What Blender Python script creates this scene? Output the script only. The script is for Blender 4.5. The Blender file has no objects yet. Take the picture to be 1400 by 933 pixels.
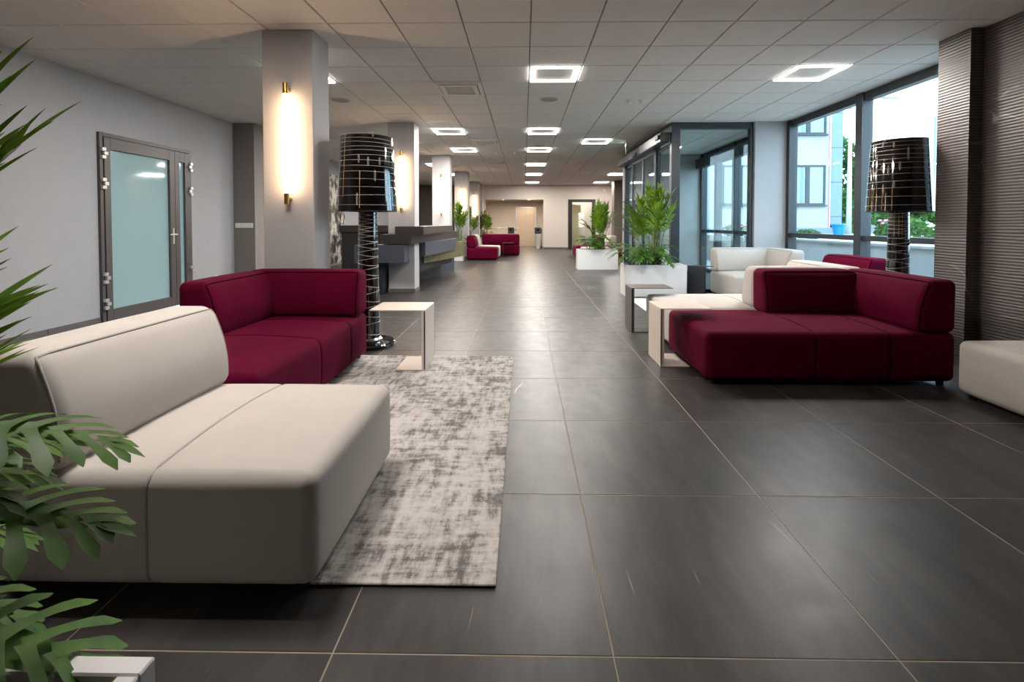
import bpy, bmesh, math, random
from mathutils import Vector, Matrix, Euler
random.seed(7)
C = bpy.context.scene.collection
SC = bpy.context.scene
PI = math.pi
R = math.radians

# ------------------------------------------------------------------ camera
cd = bpy.data.cameras.new('camera')
cd.sensor_fit = 'HORIZONTAL'; cd.sensor_width = 36.0
cd.lens = 36.0 * 669.54 / 1400.0
cd.shift_x = (700 - 706.1) / 1400.0
cd.shift_y = (321.93 - 466.5) / 1400.0
cd.clip_start = 0.05; cd.clip_end = 300
cam = bpy.data.objects.new('camera', cd); C.objects.link(cam)
cam.location = (0, 0, 1.2422)
cam.rotation_euler = (R(90) - 0.026, 0, 0.0154)
SC.camera = cam

# ------------------------------------------------------------------ sky, exposure
w = bpy.data.worlds.new('overcast_sky'); SC.world = w; w.use_nodes = True
wn = w.node_tree.nodes; wl = w.node_tree.links; wn.clear()
wo = wn.new('ShaderNodeOutputWorld'); wb = wn.new('ShaderNodeBackground')
tc = wn.new('ShaderNodeTexCoord'); nz = wn.new('ShaderNodeTexNoise'); cr = wn.new('ShaderNodeValToRGB')
nz.inputs['Scale'].default_value = 3.0; nz.inputs['Detail'].default_value = 5
cr.color_ramp.elements[0].position = 0.35; cr.color_ramp.elements[0].color = (0.46, 0.72, 0.98, 1)
cr.color_ramp.elements[1].position = 0.62; cr.color_ramp.elements[1].color = (0.66, 0.85, 1.0, 1)
wl.new(tc.outputs['Generated'], nz.inputs['Vector']); wl.new(nz.outputs['Fac'], cr.inputs['Fac'])
wl.new(cr.outputs['Color'], wb.inputs['Color']); wl.new(wb.outputs['Background'], wo.inputs['Surface'])
wb.inputs['Strength'].default_value = 2.9
vs = SC.view_settings
SC.display_settings.display_device = 'sRGB'
vs.view_transform = 'Standard'; vs.look = 'None'; vs.gamma = 1.0; vs.use_curve_mapping = False
vs.exposure = 1.52
LED_STRENGTH = 5.0
LED_WATTS = 7.5             # per strip of a frame light
TUBE_STRENGTH = 16.0
SPOT_STRENGTH = 30.0
cy = SC.cycles
cy.max_bounces = 10; cy.diffuse_bounces = 5; cy.glossy_bounces = 4; cy.transparent_max_bounces = 24; cy.transmission_bounces = 6
cy.sample_clamp_indirect = 6.0; cy.caustics_reflective = False; cy.caustics_refractive = False
cy.use_denoising = True

# ------------------------------------------------------------------ helpers
def lin(c):
    return tuple(((v / 255) / 12.92 if v / 255 <= 0.04045 else ((v / 255 + 0.055) / 1.055) ** 2.4) for v in c) + (1.0,)

class MB:
    """collects shapes into one mesh"""
    def __init__(s): s.v = []; s.f = []
    def add(s, vs, fs):
        o = len(s.v); s.v += [tuple(v) for v in vs]; s.f += [tuple(i + o for i in f) for f in fs]; return s
    def box(s, x0, x1, y0, y1, z0, z1, b=0.0):
        if b <= 0:
            v = [(x, y, z) for z in (z0, z1) for y in (y0, y1) for x in (x0, x1)]
            return s.add(v, [(0, 2, 3, 1), (4, 5, 7, 6), (0, 1, 5, 4), (2, 6, 7, 3), (0, 4, 6, 2), (1, 3, 7, 5)])
        lo, hi = (x0, y0, z0), (x1, y1, z1); v = []; ix = {}
        for sx in (0, 1):
            for sy in (0, 1):
                for sz in (0, 1):
                    sg = (sx, sy, sz)
                    for a in range(3):
                        p = [0, 0, 0]
                        for k in range(3):
                            e = lo[k] if not sg[k] else hi[k]
                            p[k] = e if k == a else (e + b if not sg[k] else e - b)
                        ix[(sg, a)] = len(v); v.append(p)
        f = []
        for a in range(3):
            o = [k for k in range(3) if k != a]
            for e in (0, 1):
                q = []
                for (i, j) in ((0, 0), (1, 0), (1, 1), (0, 1)):
                    sg = [0, 0, 0]; sg[a] = e; sg[o[0]] = i; sg[o[1]] = j; q.append(ix[(tuple(sg), a)])
                f.append(q)
            for i in (0, 1):
                for j in (0, 1):
                    s0 = [0, 0, 0]; s1 = [0, 0, 0]; s0[o[0]] = s1[o[0]] = i; s0[o[1]] = s1[o[1]] = j; s1[a] = 1
                    f.append((ix[(tuple(s0), o[0])], ix[(tuple(s1), o[0])], ix[(tuple(s1), o[1])], ix[(tuple(s0), o[1])]))
        for sx in (0, 1):
            for sy in (0, 1):
                for sz in (0, 1): f.append([ix[((sx, sy, sz), a)] for a in range(3)])
        return s.add(v, f)
    def prism(s, poly, z0, z1):
        n = len(poly)
        v = [(x, y, z0) for x, y in poly] + [(x, y, z1) for x, y in poly]
        return s.add(v, [tuple(range(n))[::-1], tuple(range(n, 2 * n))] + [(i, (i + 1) % n, n + (i + 1) % n, n + i) for i in range(n)])
    def lathe(s, prof, n=32, cx=0, cy=0, cap=True):
        v = [(cx + r * math.cos(2 * PI * k / n), cy + r * math.sin(2 * PI * k / n), z) for r, z in prof for k in range(n)]
        f = [(i * n + k, i * n + (k + 1) % n, (i + 1) * n + (k + 1) % n, (i + 1) * n + k) for i in range(len(prof) - 1) for k in range(n)]
        if cap: f += [tuple(range(n))[::-1], tuple(range((len(prof) - 1) * n, len(prof) * n))]
        return s.add(v, f)
    def tube(s, pts, r, n=6, closed=False):
        pts = [Vector(p) for p in pts]; m = len(pts); rs = r if isinstance(r, (list, tuple)) else [r] * m
        v = []; up = Vector((0.13, 0.21, 1)).normalized()
        for i, p in enumerate(pts):
            a = pts[(i - 1) % m] if (closed or i > 0) else p
            b = pts[(i + 1) % m] if (closed or i < m - 1) else p
            t = (b - a)
            t = t.normalized() if t.length > 1e-9 else Vector((0, 0, 1))
            u = t.cross(up)
            u = u.normalized() if u.length > 1e-4 else t.cross(Vector((1, 0, 0))).normalized()
            w_ = t.cross(u)
            for k in range(n):
                an = 2 * PI * k / n; v.append(p + (u * math.cos(an) + w_ * math.sin(an)) * rs[i])
        f = []
        for i in range(m if closed else m - 1):
            j = (i + 1) % m
            f += [(i * n + k, i * n + (k + 1) % n, j * n + (k + 1) % n, j * n + k) for k in range(n)]
        if not closed: f += [tuple(range(n))[::-1], tuple(range((m - 1) * n, m * n))]
        return s.add(v, f)
    def xf(s, M):
        s.v = [tuple(M @ Vector(p)) for p in s.v]; return s

def obj(name, mb, mat, parent=None, smooth=False, recalc=True, loc=None):
    me = bpy.data.meshes.new(name); me.from_pydata(mb.v, [], mb.f)
    if recalc:
        bm = bmesh.new(); bm.from_mesh(me); bmesh.ops.recalc_face_normals(bm, faces=bm.faces); bm.to_mesh(me); bm.free()
    if smooth:
        for p in me.polygons: p.use_smooth = True
        if smooth == 'auto': me.set_sharp_from_angle(angle=R(35))
    me.materials.append(mat); me.update()
    o = bpy.data.objects.new(name, me); C.objects.link(o)
    if parent: o.parent = parent
    if loc: o.location = loc
    return o
def thing(name, label, cat, loc=(0, 0, 0), rz=0, group=None):
    o = bpy.data.objects.new(name, None); C.objects.link(o); o.location = loc; o.rotation_euler = (0, 0, rz)
    o.empty_display_size = 0.1
    return tag(o, label, cat, group)
def tag(o, label, cat, group=None):
    o['label'] = label; o['category'] = cat
    if group: o['group'] = group
    return o
def struct(name, mb, mat, smooth=False, label=None):
    o = obj(name, mb, mat, None, smooth); o['kind'] = 'structure'
    if label: o['label'] = label
    return o
def stuff(o): o['kind'] = 'stuff'; return o
def dup(root, loc, rz=None, label=None, group=None):
    def cp(o, par):
        c = o.copy(); C.objects.link(c)
        if par: c.parent = par
        for ch in list(o.children): cp(ch, c)
        return c
    r = cp(root, None); r.location = loc
    if rz is not None: r.rotation_euler = (0, 0, rz)
    if label: r['label'] = label
    if group: r['group'] = group
    return r
def inst(name, src, parent, loc=(0, 0, 0), rz=0, rot=None):
    o = bpy.data.objects.new(name, src.data); C.objects.link(o); o.parent = parent; o.location = loc
    o.rotation_euler = rot or (0, 0, rz); return o

# ------------------------------------------------------------------ materials
def mat(name, col, rough=0.5, metal=0.0, var=0.0, vscale=8.0, bump=0.0, bscale=200.0, coat=0.0, sheen=0.0, spec=None, sheen_tint=None):
    m = bpy.data.materials.new(name); m.use_nodes = True
    nt = m.node_tree; b = nt.nodes['Principled BSDF']
    c = lin(col); b.inputs['Base Color'].default_value = c
    b.inputs['Roughness'].default_value = rough; b.inputs['Metallic'].default_value = metal
    if coat: b.inputs['Coat Weight'].default_value = coat; b.inputs['Coat Roughness'].default_value = 0.05
    if sheen:
        b.inputs['Sheen Weight'].default_value = sheen; b.inputs['Sheen Roughness'].default_value = 0.4
        b.inputs['Sheen Tint'].default_value = sheen_tint or c
    if spec is not None: b.inputs['Specular IOR Level'].default_value = spec
    if var or bump:
        t = nt.nodes.new('ShaderNodeTexCoord')
    if var:
        n = nt.nodes.new('ShaderNodeTexNoise'); n.inputs['Scale'].default_value = vscale; n.inputs['Detail'].default_value = 6
        r = nt.nodes.new('ShaderNodeMapRange'); r.inputs['From Min'].default_value = .3; r.inputs['From Max'].default_value = .7
        r.inputs['To Min'].default_value = 1 - var; r.inputs['To Max'].default_value = 1 + var
        mx = nt.nodes.new('ShaderNodeMix'); mx.data_type = 'RGBA'; mx.blend_type = 'MULTIPLY'; mx.inputs[0].default_value = 1
        mx.inputs[6].default_value = c
        nt.links.new(t.outputs['Object'], n.inputs['Vector']); nt.links.new(n.outputs['Fac'], r.inputs['Value'])
        nt.links.new(r.outputs['Result'], mx.inputs[7]); nt.links.new(mx.outputs[2], b.inputs['Base Color'])
    if bump:
        n2 = nt.nodes.new('ShaderNodeTexNoise'); n2.inputs['Scale'].default_value = bscale; n2.inputs['Detail'].default_value = 3
        bp = nt.nodes.new('ShaderNodeBump'); bp.inputs['Strength'].default_value = bump; bp.inputs['Distance'].default_value = 0.002
        nt.links.new(t.outputs['Object'], n2.inputs['Vector']); nt.links.new(n2.outputs['Fac'], bp.inputs['Height'])
        nt.links.new(bp.outputs['Normal'], b.inputs['Normal'])
    return m
def emit(name, col, strength):
    m = bpy.data.materials.new(name); m.use_nodes = True; nt = m.node_tree; nt.nodes.clear()
    o = nt.nodes.new('ShaderNodeOutputMaterial'); e = nt.nodes.new('ShaderNodeEmission')
    e.inputs['Color'].default_value = (*col, 1); e.inputs['Strength'].default_value = strength
    nt.links.new(e.outputs[0], o.inputs[0]); return m
def glass(name, tint, refl=1.0):
    m = bpy.data.materials.new(name); m.use_nodes = True; nt = m.node_tree; nt.nodes.clear(); N = nt.nodes.new; Lk = nt.links.new
    o = N('ShaderNodeOutputMaterial'); t = N('ShaderNodeBsdfTransparent'); g = N('ShaderNodeBsdfGlossy'); x = N('ShaderNodeMixShader')
    g.inputs['Roughness'].default_value = 0.0; t.inputs['Color'].default_value = (*tint, 1)
    lw = N('ShaderNodeLayerWeight'); lw.inputs['Blend'].default_value = .5
    p = N('ShaderNodeMath'); p.operation = 'POWER'; p.inputs[1].default_value = 5.0
    k = N('ShaderNodeMath'); k.operation = 'MULTIPLY_ADD'; k.inputs[1].default_value = .9 * refl; k.inputs[2].default_value = .045 * refl
    Lk(lw.outputs['Facing'], p.inputs[0]); Lk(p.outputs[0], k.inputs[0]); Lk(k.outputs[0], x.inputs[0])
    Lk(t.outputs[0], x.inputs[1]); Lk(g.outputs[0], x.inputs[2]); Lk(x.outputs[0], o.inputs[0]); return m

class NT:
    def __init__(s, m): s.n = m.node_tree.nodes; s.l = m.node_tree.links; s.b = s.n['Principled BSDF']
    def new(s, t, **k):
        x = s.n.new(t)
        for a, v in k.items(): setattr(x, a, v)
        return x
    def noise(s, vec, scale, detail=4, rough=.5, w_=None):
        x = s.new('ShaderNodeTexNoise'); x.inputs['Scale'].default_value = scale; x.inputs['Detail'].default_value = detail
        x.inputs['Roughness'].default_value = rough; s.l.new(vec, x.inputs['Vector'])
        if w_ is not None: x.noise_dimensions = '4D'; s.l.new(w_, x.inputs['W'])
        return x.outputs['Fac']
    def mapv(s, vec, scale=(1, 1, 1), rot=(0, 0, 0), loc=(0, 0, 0)):
        x = s.new('ShaderNodeMapping'); x.inputs['Scale'].default_value = scale; x.inputs['Rotation'].default_value = rot
        x.inputs['Location'].default_value = loc; s.l.new(vec, x.inputs['Vector']); return x.outputs[0]
    def ramp(s, fac, stops):
        x = s.new('ShaderNodeValToRGB'); e = x.color_ramp.elements
        while len(e) < len(stops): e.new(.5)
        for q, (p, c) in zip(e, stops): q.position = p; q.color = c if len(c) == 4 else (*c, 1)
        s.l.new(fac, x.inputs[0]); return x.outputs[0]
    def mix(s, fac, a, b, mode='MIX'):
        x = s.new('ShaderNodeMix', data_type='RGBA', blend_type=mode)
        for i, v in ((0, fac), (6, a), (7, b)):
            if isinstance(v, (int, float)): x.inputs[i].default_value = v
            elif isinstance(v, tuple): x.inputs[i].default_value = v
            else: s.l.new(v, x.inputs[i])
        return x.outputs[2]
    def bump(s, h, strength, dist):
        x = s.new('ShaderNodeBump'); x.inputs['Strength'].default_value = strength; x.inputs['Distance'].default_value = dist
        s.l.new(h, x.inputs['Height']); s.l.new(x.outputs[0], s.b.inputs['Normal'])

def gray(v): return (v, v, v, 1)

def mat_floor():
    m = mat('dark_stone_tile', (62, 59, 56), 0.33); t = NT(m)
    co = t.new('ShaderNodeTexCoord').outputs['Object']; rnd = t.new('ShaderNodeObjectInfo').outputs['Random']
    mul = t.new('ShaderNodeMath', operation='MULTIPLY'); mul.inputs[1].default_value = 37.0; t.l.new(rnd, mul.inputs[0]); W = mul.outputs[0]
    v1 = t.mapv(co, (5, 1.3, 1), (0, 0, R(24))); n1 = t.noise(v1, 1.6, 8, .62, W)
    base = t.ramp(n1, [(.25, lin((36, 34, 32))), (.5, lin((53, 50, 48))), (.8, lin((76, 71, 67)))])
    v2 = t.mapv(co, (3.2, .35, 1), (0, 0, R(28))); n2 = t.noise(v2, 1.3, 1.5, .4, W)
    vein = t.ramp(n2, [(.4962, gray(0)), (.5, gray(1)), (.5038, gray(0))])
    n3 = t.noise(co, 3.2, 2, .5, W); msk = t.ramp(n3, [(.58, gray(0)), (.68, gray(.8))])
    vm = t.mix(1.0, vein, msk, 'MULTIPLY')
    col = t.mix(vm, base, lin((150, 138, 124))); t.l.new(col, t.b.inputs['Base Color'])
    n4 = t.noise(co, 9, 5, .6, W); rr = t.ramp(n4, [(.3, gray(.33)), (.7, gray(.42))]); t.l.new(rr, t.b.inputs['Roughness'])
    t.b.inputs['Specular IOR Level'].default_value = 0.33
    n5 = t.noise(co, 60, 4, .6, W); t.bump(n5, .12, .002)
    return m
def mat_ridged():
    m = mat('ridged_dark_stone', (72, 64, 60), 0.42); t = NT(m)
    co = t.new('ShaderNodeTexCoord').outputs['Object']
    nd = t.noise(co, 1.3, 3, .5)
    wv = t.new('ShaderNodeTexWave', wave_type='BANDS', bands_direction='Z', wave_profile='SIN'); wv.inputs['Scale'].default_value = 11.5
    wv.inputs['Distortion'].default_value = 2.2; wv.inputs['Detail'].default_value = 2.0; wv.inputs['Detail Scale'].default_value = .8
    t.l.new(t.mapv(co, (.22, .22, 1)), wv.inputs['Vector'])
    base = t.ramp(wv.outputs['Fac'], [(.15, lin((74, 66, 63))), (.7, lin((100, 91, 87)))])
    v2 = t.mapv(co, (.8, .8, 1.6), (R(20), R(40), 0)); n2 = t.noise(v2, 1.2, 2, .5)
    vein = t.ramp(n2, [(.4955, gray(0)), (.5, gray(1)), (.5045, gray(0))])
    msk = t.ramp(t.noise(co, 2.2, 2), [(.5, gray(0)), (.6, gray(1))])
    col = t.mix(t.mix(1.0, vein, msk, 'MULTIPLY'), base, lin((165, 155, 148))); t.l.new(col, t.b.inputs['Base Color'])
    t.bump(wv.outputs['Fac'], .28, .010); return m
def mat_rug(cs):
    m = mat('worn_rug_pile', (150, 142, 134), 0.95); t = NT(m)
    co = t.new('ShaderNodeTexCoord').outputs['Object']
    a = t.noise(co, 2.6, 9, .74); b1 = t.noise(t.mapv(co, (5, 22, 1)), 1.0, 6, .7); b2 = t.noise(t.mapv(co, (24, 6, 1), loc=(3, 8, 0)), 1.0, 6, .7)
    s1 = t.mix(.42, a, b1); s2 = t.mix(.34, s1, b2)
    c = t.ramp(s2, [(.38, lin(cs[0])), (.455, lin(cs[1])), (.495, lin(cs[2])), (.55, lin(cs[3]))])
    t.l.new(c, t.b.inputs['Base Color'])
    n = t.noise(co, 350, 3); t.bump(n, .6, .004); t.b.inputs['Sheen Weight'].default_value = .2
    t.b.inputs['Specular IOR Level'].default_value = .1
    return m
def mat_mural():
    m = mat('ink_marbled_mural', (200, 195, 190), 0.35); t = NT(m)
    co = t.new('ShaderNodeTexCoord').outputs['Object']
    n0 = t.noise(t.mapv(co, (1, .8, 1)), 2.2, 10, .78)
    n1 = t.noise(t.mapv(co, (1, 2.5, 1.2), (R(35), 0, 0)), 2.4, 8, .7)
    s = t.mix(.5, n0, n1)
    c = t.ramp(s, [(.445, lin((22, 21, 23))), (.49, lin((88, 84, 82))), (.515, lin((190, 185, 178))), (.57, lin((222, 216, 206))), (.63, lin((120, 112, 100)))])
    t.l.new(c, t.b.inputs['Base Color']); return m
def mat_weave():
    m = mat('olive_gold_panel', (128, 118, 82), 0.42, 0.35); t = NT(m)
    co = t.new('ShaderNodeTexCoord').outputs['Object']
    v = t.new('ShaderNodeTexVoronoi'); v.inputs['Scale'].default_value = 26; t.l.new(t.mapv(co, (1, 1, 2)), v.inputs['Vector'])
    c = t.ramp(v.outputs['Distance'], [(.1, lin((150, 140, 100))), (.6, lin((96, 88, 60)))]); t.l.new(c, t.b.inputs['Base Color'])
    t.bump(v.outputs['Distance'], .5, .01); return m
def mat_leaf(name, c0, c1, rough=.4):
    m = mat(name, c0, rough); t = NT(m)
    co = t.new('ShaderNodeTexCoord').outputs['Object']; rnd = t.new('ShaderNodeObjectInfo').outputs['Random']
    n = t.noise(co, 9, 3, .5, rnd); t.b.inputs['Specular IOR Level'].default_value = .25
    c = t.ramp(n, [(.3, lin(c0)), (.7, lin(c1))]); t.l.new(c, t.b.inputs['Base Color'])
    tr = t.new('ShaderNodeBsdfTranslucent'); t.l.new(c, tr.inputs['Color'])
    mx = t.new('ShaderNodeMixShader'); mx.inputs[0].default_value = .3
    out = [x for x in t.n if x.type == 'OUTPUT_MATERIAL'][0]
    t.l.new(t.b.outputs[0], mx.inputs[1]); t.l.new(tr.outputs[0], mx.inputs[2]); t.l.new(mx.outputs[0], out.inputs[0])
    return m

M = dict(
    floor=mat_floor(), grout=mat('sand_grout', (150, 136, 118), .9, var=.1),
    ceil=mat('white_ceiling_board', (232, 229, 226), .9, var=.02, bump=.15, bscale=90), ceilgap=mat('grey_ceiling_joint', (150, 146, 142), .8),
    wall=mat('pale_grey_plaster', (164, 164, 166), .85, var=.02, bump=.1, bscale=120), pier=mat('mid_grey_plaster', (124, 118, 114), .85, var=.02),
    farwall=mat('warm_beige_plaster', (196, 186, 176), .85, var=.02), brown=mat('dark_brown_wall', (104, 92, 84), .6, var=.05),
    column=mat('column_plaster', (172, 169, 168), .8, var=.015), ridged=mat_ridged(),
    skirt=mat('grey_stone_skirting', (92, 89, 87), .5, var=.12, vscale=5), frame=mat('anthracite_frame', (42, 46, 52), .4, var=.03),
    doorframe=mat('bronze_grey_door_frame', (82, 76, 75), .4), white=mat('white_lacquer', (202, 200, 199), .4),
    hinge=mat('silver_hinge', (205, 203, 200), .35, .6), steel=mat('brushed_steel', (190, 186, 182), .35, .9), plastic=mat('white_plastic', (228, 226, 222), .4),
    frost=mat('frosted_teal_glass', (148, 176, 179), .06, spec=.6), fabric=mat('cream_velour', (178, 171, 163), .85, var=.03, vscale=5, bump=.25, bscale=500, sheen=.3, spec=.2),
    cream_pipe=mat('grey_piping', (150, 145, 138), .8), wine=mat('burgundy_velour', (80, 3, 33), .85, var=.12, vscale=4, bump=.25, bscale=500, sheen=.08, spec=.06, sheen_tint=(.75, .12, .32, 1)),
    wine_pipe=mat('dark_burgundy_piping', (40, 3, 15), .9, spec=.04), black=mat('black_plastic', (20, 20, 21), .5), gloss=mat('black_gloss', (10, 9, 10), .06, coat=1.0),
    line=mat('ivory_scratch_line', (196, 186, 178), .5), gold=mat('gold_scratch_line', (190, 146, 88), .4, .3), chrome=mat('chrome', (210, 208, 205), .12, 1),
    brass=mat('brushed_brass', (176, 134, 70), .3, .95), dgrey=mat('dark_grey_steel_sheet', (88, 82, 79), .5), dblack=mat('charcoal_sheet', (38, 38, 40), .5),
    cream=mat('ivory_steel_sheet', (208, 195, 182), .45), rug=mat_rug([(78, 73, 72), (114, 108, 104), (166, 160, 155), (192, 186, 181)]),
    rug2=mat_rug([(150, 148, 146), (190, 188, 184), (214, 211, 206), (224, 221, 216)]), mural=mat_mural(), gold_panel=mat_weave(),
    navy=mat('slate_grey_laminate', (62, 66, 74), .45, var=.05), slab=mat('dark_umber_laminate', (44, 38, 36), .4, var=.08, vscale=3), kick=mat('soft_black_laminate', (30, 30, 33), .5),
    soil=mat('dark_soil', (46, 36, 28), .95, var=.3, vscale=40, bump=.8, bscale=60), stalk=mat('green_stalk', (88, 104, 48), .5),
    palm=mat_leaf('palm_leaf', (54, 90, 16), (114, 144, 36)), philo=mat_leaf('philodendron_leaf', (34, 76, 18), (84, 122, 34), .5),
    glass=glass('clear_window_glass', (.93, .98, .98)), vglass=glass('greenish_vestibule_glass', (.92, .98, .98), 1.0), 
    led=emit('led_strip', (1.0, .95, .90), LED_STRENGTH), tube=emit('warm_tube', (1.0, .67, .39), TUBE_STRENGTH), spot=emit('spot_lens', (1.0, .82, .62), SPOT_STRENGTH),
    facade=mat('white_facade_render', (158, 160, 162), .8, var=.03, vscale=1), facade_grey=mat('blue_grey_facade_panel', (112, 130, 158), .6), asphalt=mat('grey_paving', (176, 175, 172), .9, var=.1),
    winblue=mat('dark_window_pane', (120, 140, 152), .05, spec=.8), pink=mat('pink_edge_strip', (226, 150, 168), .6), tree=mat_leaf('tree_leaf', (44, 82, 34), (84, 118, 54), .6),
    bark=mat('grey_bark', (110, 96, 82), .9, var=.2), blue=mat('blue_plastic', (20, 130, 216), .4), post=mat('galvanised_post', (170, 178, 184), .5, .3),
    red=mat('red_sign_paint', (214, 36, 62), .5), flower=mat('pink_petals', (226, 150, 168), .7), wflower=mat('white_petals', (236, 232, 232), .7), green=mat('green_sign', (40, 168, 88), .4),
    elev=mat('brushed_lift_door', (196, 176, 152), .35, .7), cabin=mat('cream_cabinet', (214, 200, 160), .6), paper=mat('white_paper', (236, 234, 228), .8), screen=mat('black_screen', (14, 14, 16), .15),
    grille=mat('cassette_white', (240, 236, 228), .6), grille_dark=mat('cassette_intake', (112, 102, 92), .7), speaker=mat('speaker_mesh', (168, 162, 156), .8), stone=mat('bed_gravel', (176, 168, 156), .9, var=.3, vscale=30),
)

# ------------------------------------------------------------------ room dimensions
HT = 3.0055
XL, XL2, XR = -5.17, -5.52, 4.63
YB, YF = -2.6, 23.0
GX, GY = 0.0574, 4.3568           # ceiling grid origin
FX, FY, FWX, FWY = -0.5514, 1.3732, 0.8085, 0.8348

# ------------------------------------------------------------------ floor with its tiles
floor = struct('floor', MB().box(XL2 - .2, XR + .02, YB - .1, 25.7, -.12, -.0012), M['grout'], label='dark grey stone tile floor with thin sand coloured joints')
def tile_mb(x0, x1, y0, y1, z0, z1, b):
    v = [(x0, y0, z0), (x1, y0, z0), (x1, y1, z0), (x0, y1, z0), (x0, y0, z1 - b), (x1, y0, z1 - b), (x1, y1, z1 - b), (x0, y1, z1 - b),
         (x0 + b, y0 + b, z1), (x1 - b, y0 + b, z1), (x1 - b, y1 - b, z1), (x0 + b, y1 - b, z1)]
    f = [(0, 1, 5, 4), (1, 2, 6, 5), (2, 3, 7, 6), (3, 0, 4, 7), (4, 5, 9, 8), (5, 6, 10, 9), (6, 7, 11, 10), (7, 4, 8, 11), (8, 9, 10, 11)]
    m = MB(); m.add(v, f); return m
g = .0022
tiles = []
for j in range(-5, 30):
    for i in range(-7, 8):
        x0 = max(FX + i * FWX, XL2) + g; x1 = min(FX + (i + 1) * FWX, XR) - g
        y0 = max(FY + j * FWY, YB) + g; y1 = min(FY + (j + 1) * FWY, 25.65) - g
        if x1 - x0 < .03 or y1 - y0 < .03: continue
        yc, xc = (y0 + y1) / 2, (x0 + x1) / 2
        inview = y1 > 1.0 and abs(xc) < 1.12 * y1 + .5
        tiles.append((not inview, yc + .25 * abs(xc), i, j, x0, x1, y0, y1))
tiles.sort()
full = None; rest = MB()
for n, (nv, k, i, j, x0, x1, y0, y1) in enumerate(tiles):
    if n < 300:
        xc, yc = (x0 + x1) / 2, (y0 + y1) / 2
        whole = abs(x1 - x0 - (FWX - 2 * g)) < 1e-5 and abs(y1 - y0 - (FWY - 2 * g)) < 1e-5
        if whole and full: o = inst('floor_tile', full, floor, (xc, yc, 0))
        else:
            o = obj('floor_tile', tile_mb(x0 - xc, x1 - xc, y0 - yc, y1 - yc, -.008, 0, .0012), M['floor'], floor, loc=(xc, yc, 0))
            if whole: full = o
    else:
        t = tile_mb(x0, x1, y0, y1, -.008, 0, .0012); rest.add(t.v, t.f)
stuff(obj('floor_tile_field', rest, M['floor'], floor))

# ------------------------------------------------------------------ ceiling with its tiles
ceiling = struct('ceiling', MB().box(XL2 - .2, XR + .05, YB - .1, 25.7, HT + .012, HT + .2), M['ceilgap'], label='suspended ceiling of square white boards')
AC = [(-2, 3), (-2, 10), (-2, 16)]
LED = [(0, 2), (5, 2), (-3, 8), (0, 8), (2, 10), (-3, 12), (0, 12), (0, 17), (0, 22), (0, 28), (5, 22), (5, 28), (-5, 2), (-5, 10), (-5, 17), (-5, 22), (-3, -4)]
ct = []; g = .0065
for j in range(-12, 32):
    for i in range(-10, 9):
        if (i, j) in AC: continue
        x0 = max(GX + i * .6, XL2) + g; x1 = min(GX + (i + 1) * .6, XR) - g
        y0 = max(GY + j * .6, YB) + g; y1 = min(GY + (j + 1) * .6, YF) - g
        if x1 - x0 < .03 or y1 - y0 < .03: continue
        yc, xc = (y0 + y1) / 2, (x0 + x1) / 2
        inview = y1 > 3.8 and abs(xc) < 1.1 * y1 + .3
        ct.append((not inview, yc + .2 * abs(xc), x0, x1, y0, y1))
ct.sort(); full = None; rest = MB()
def ctile(x0, x1, y0, y1):
    t = tile_mb(x0, x1, y0, y1, -.012, .012, .004); t.v = [(x, y, HT - z + .0) for x, y, z in t.v]; t.v = [(x, y, z + .012) for x, y, z in t.v]; return t
for n, (nv, k, x0, x1, y0, y1) in enumerate(ct):
    if n < 300:
        xc, yc = (x0 + x1) / 2, (y0 + y1) / 2
        whole = abs(x1 - x0 - (.6 - 2 * g)) < 1e-5 and abs(y1 - y0 - (.6 - 2 * g)) < 1e-5
        if whole and full: inst('ceiling_tile', full, ceiling, (xc, yc, 0))
        else:
            o = obj('ceiling_tile', ctile(x0 - xc, x1 - xc, y0 - yc, y1 - yc), M['ceil'], ceiling, loc=(xc, yc, 0))
            if whole: full = o
    else:
        t = ctile(x0, x1, y0, y1); rest.add(t.v, t.f)
stuff(obj('ceiling_tile_field', rest, M['ceil'], ceiling))

# ------------------------------------------------------------------ walls
DY0, DY1, DZ = 5.87, 7.50, 2.345            # door in the left wall
wl_ = MB().box(XL - .15, XL, YB, DY0, 0, HT).box(XL - .15, XL, DY1, 8.65, 0, HT).box(XL - .15, XL, DY0, DY1, DZ, HT)
wl_.box(XL2 - .15, XL2, 8.65, 25.7, 0, HT)
struct('wall_left', wl_, M['wall'], label='pale grey plaster wall with the frosted glass door')
struct('wall_left_pier', MB().box(XL2, -4.79, 8.65, 9.45, 0, HT), M['pier'], label='mid grey wall pier carrying the white switch plate')
# far wall with alcove and doorway openings
AX0, AX1, AZ = -1.83, .91, 2.324
wf = MB().box(-2.12, AX0, YF, YF + .15, 0, HT).box(AX0, AX1, YF, YF + .15, AZ, HT).box(AX1, 2.07, YF, YF + .15, 0, HT)
wf.box(2.07, 3.34, YF, YF + .15, 2.33, HT).box(3.34, XR, YF, YF + .15, 0, HT)
struct('wall_back', wf, M['farwall'], label='beige end wall with lift alcove and doorway')
struct('wall_back_brown', MB().box(XL2, -2.12, YF - .02, YF + .15, 0, HT), M['brown'], label='brown end wall seen behind the columns')
struct('wall_back_pier', MB().box(-2.32, -1.9, 22.5, YF - .02, 0, HT), M['farwall'])
wa = MB().box(AX0 - .6, AX1 + .6, 25.6, 25.75, 0, HT).box(AX0 - .75, AX0 - .6, YF + .15, 25.6, 0, HT).box(AX1 + .6, AX1 + .75, YF + .15, 25.6, 0, HT)
struct('wall_alcove', wa, M['farwall'], label='beige wall around the lift')
struct('ceiling_alcove', MB().box(AX0 - .6, AX1 + .6, YF + .15, 25.6, 2.34, 2.45), M['farwall'])
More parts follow.
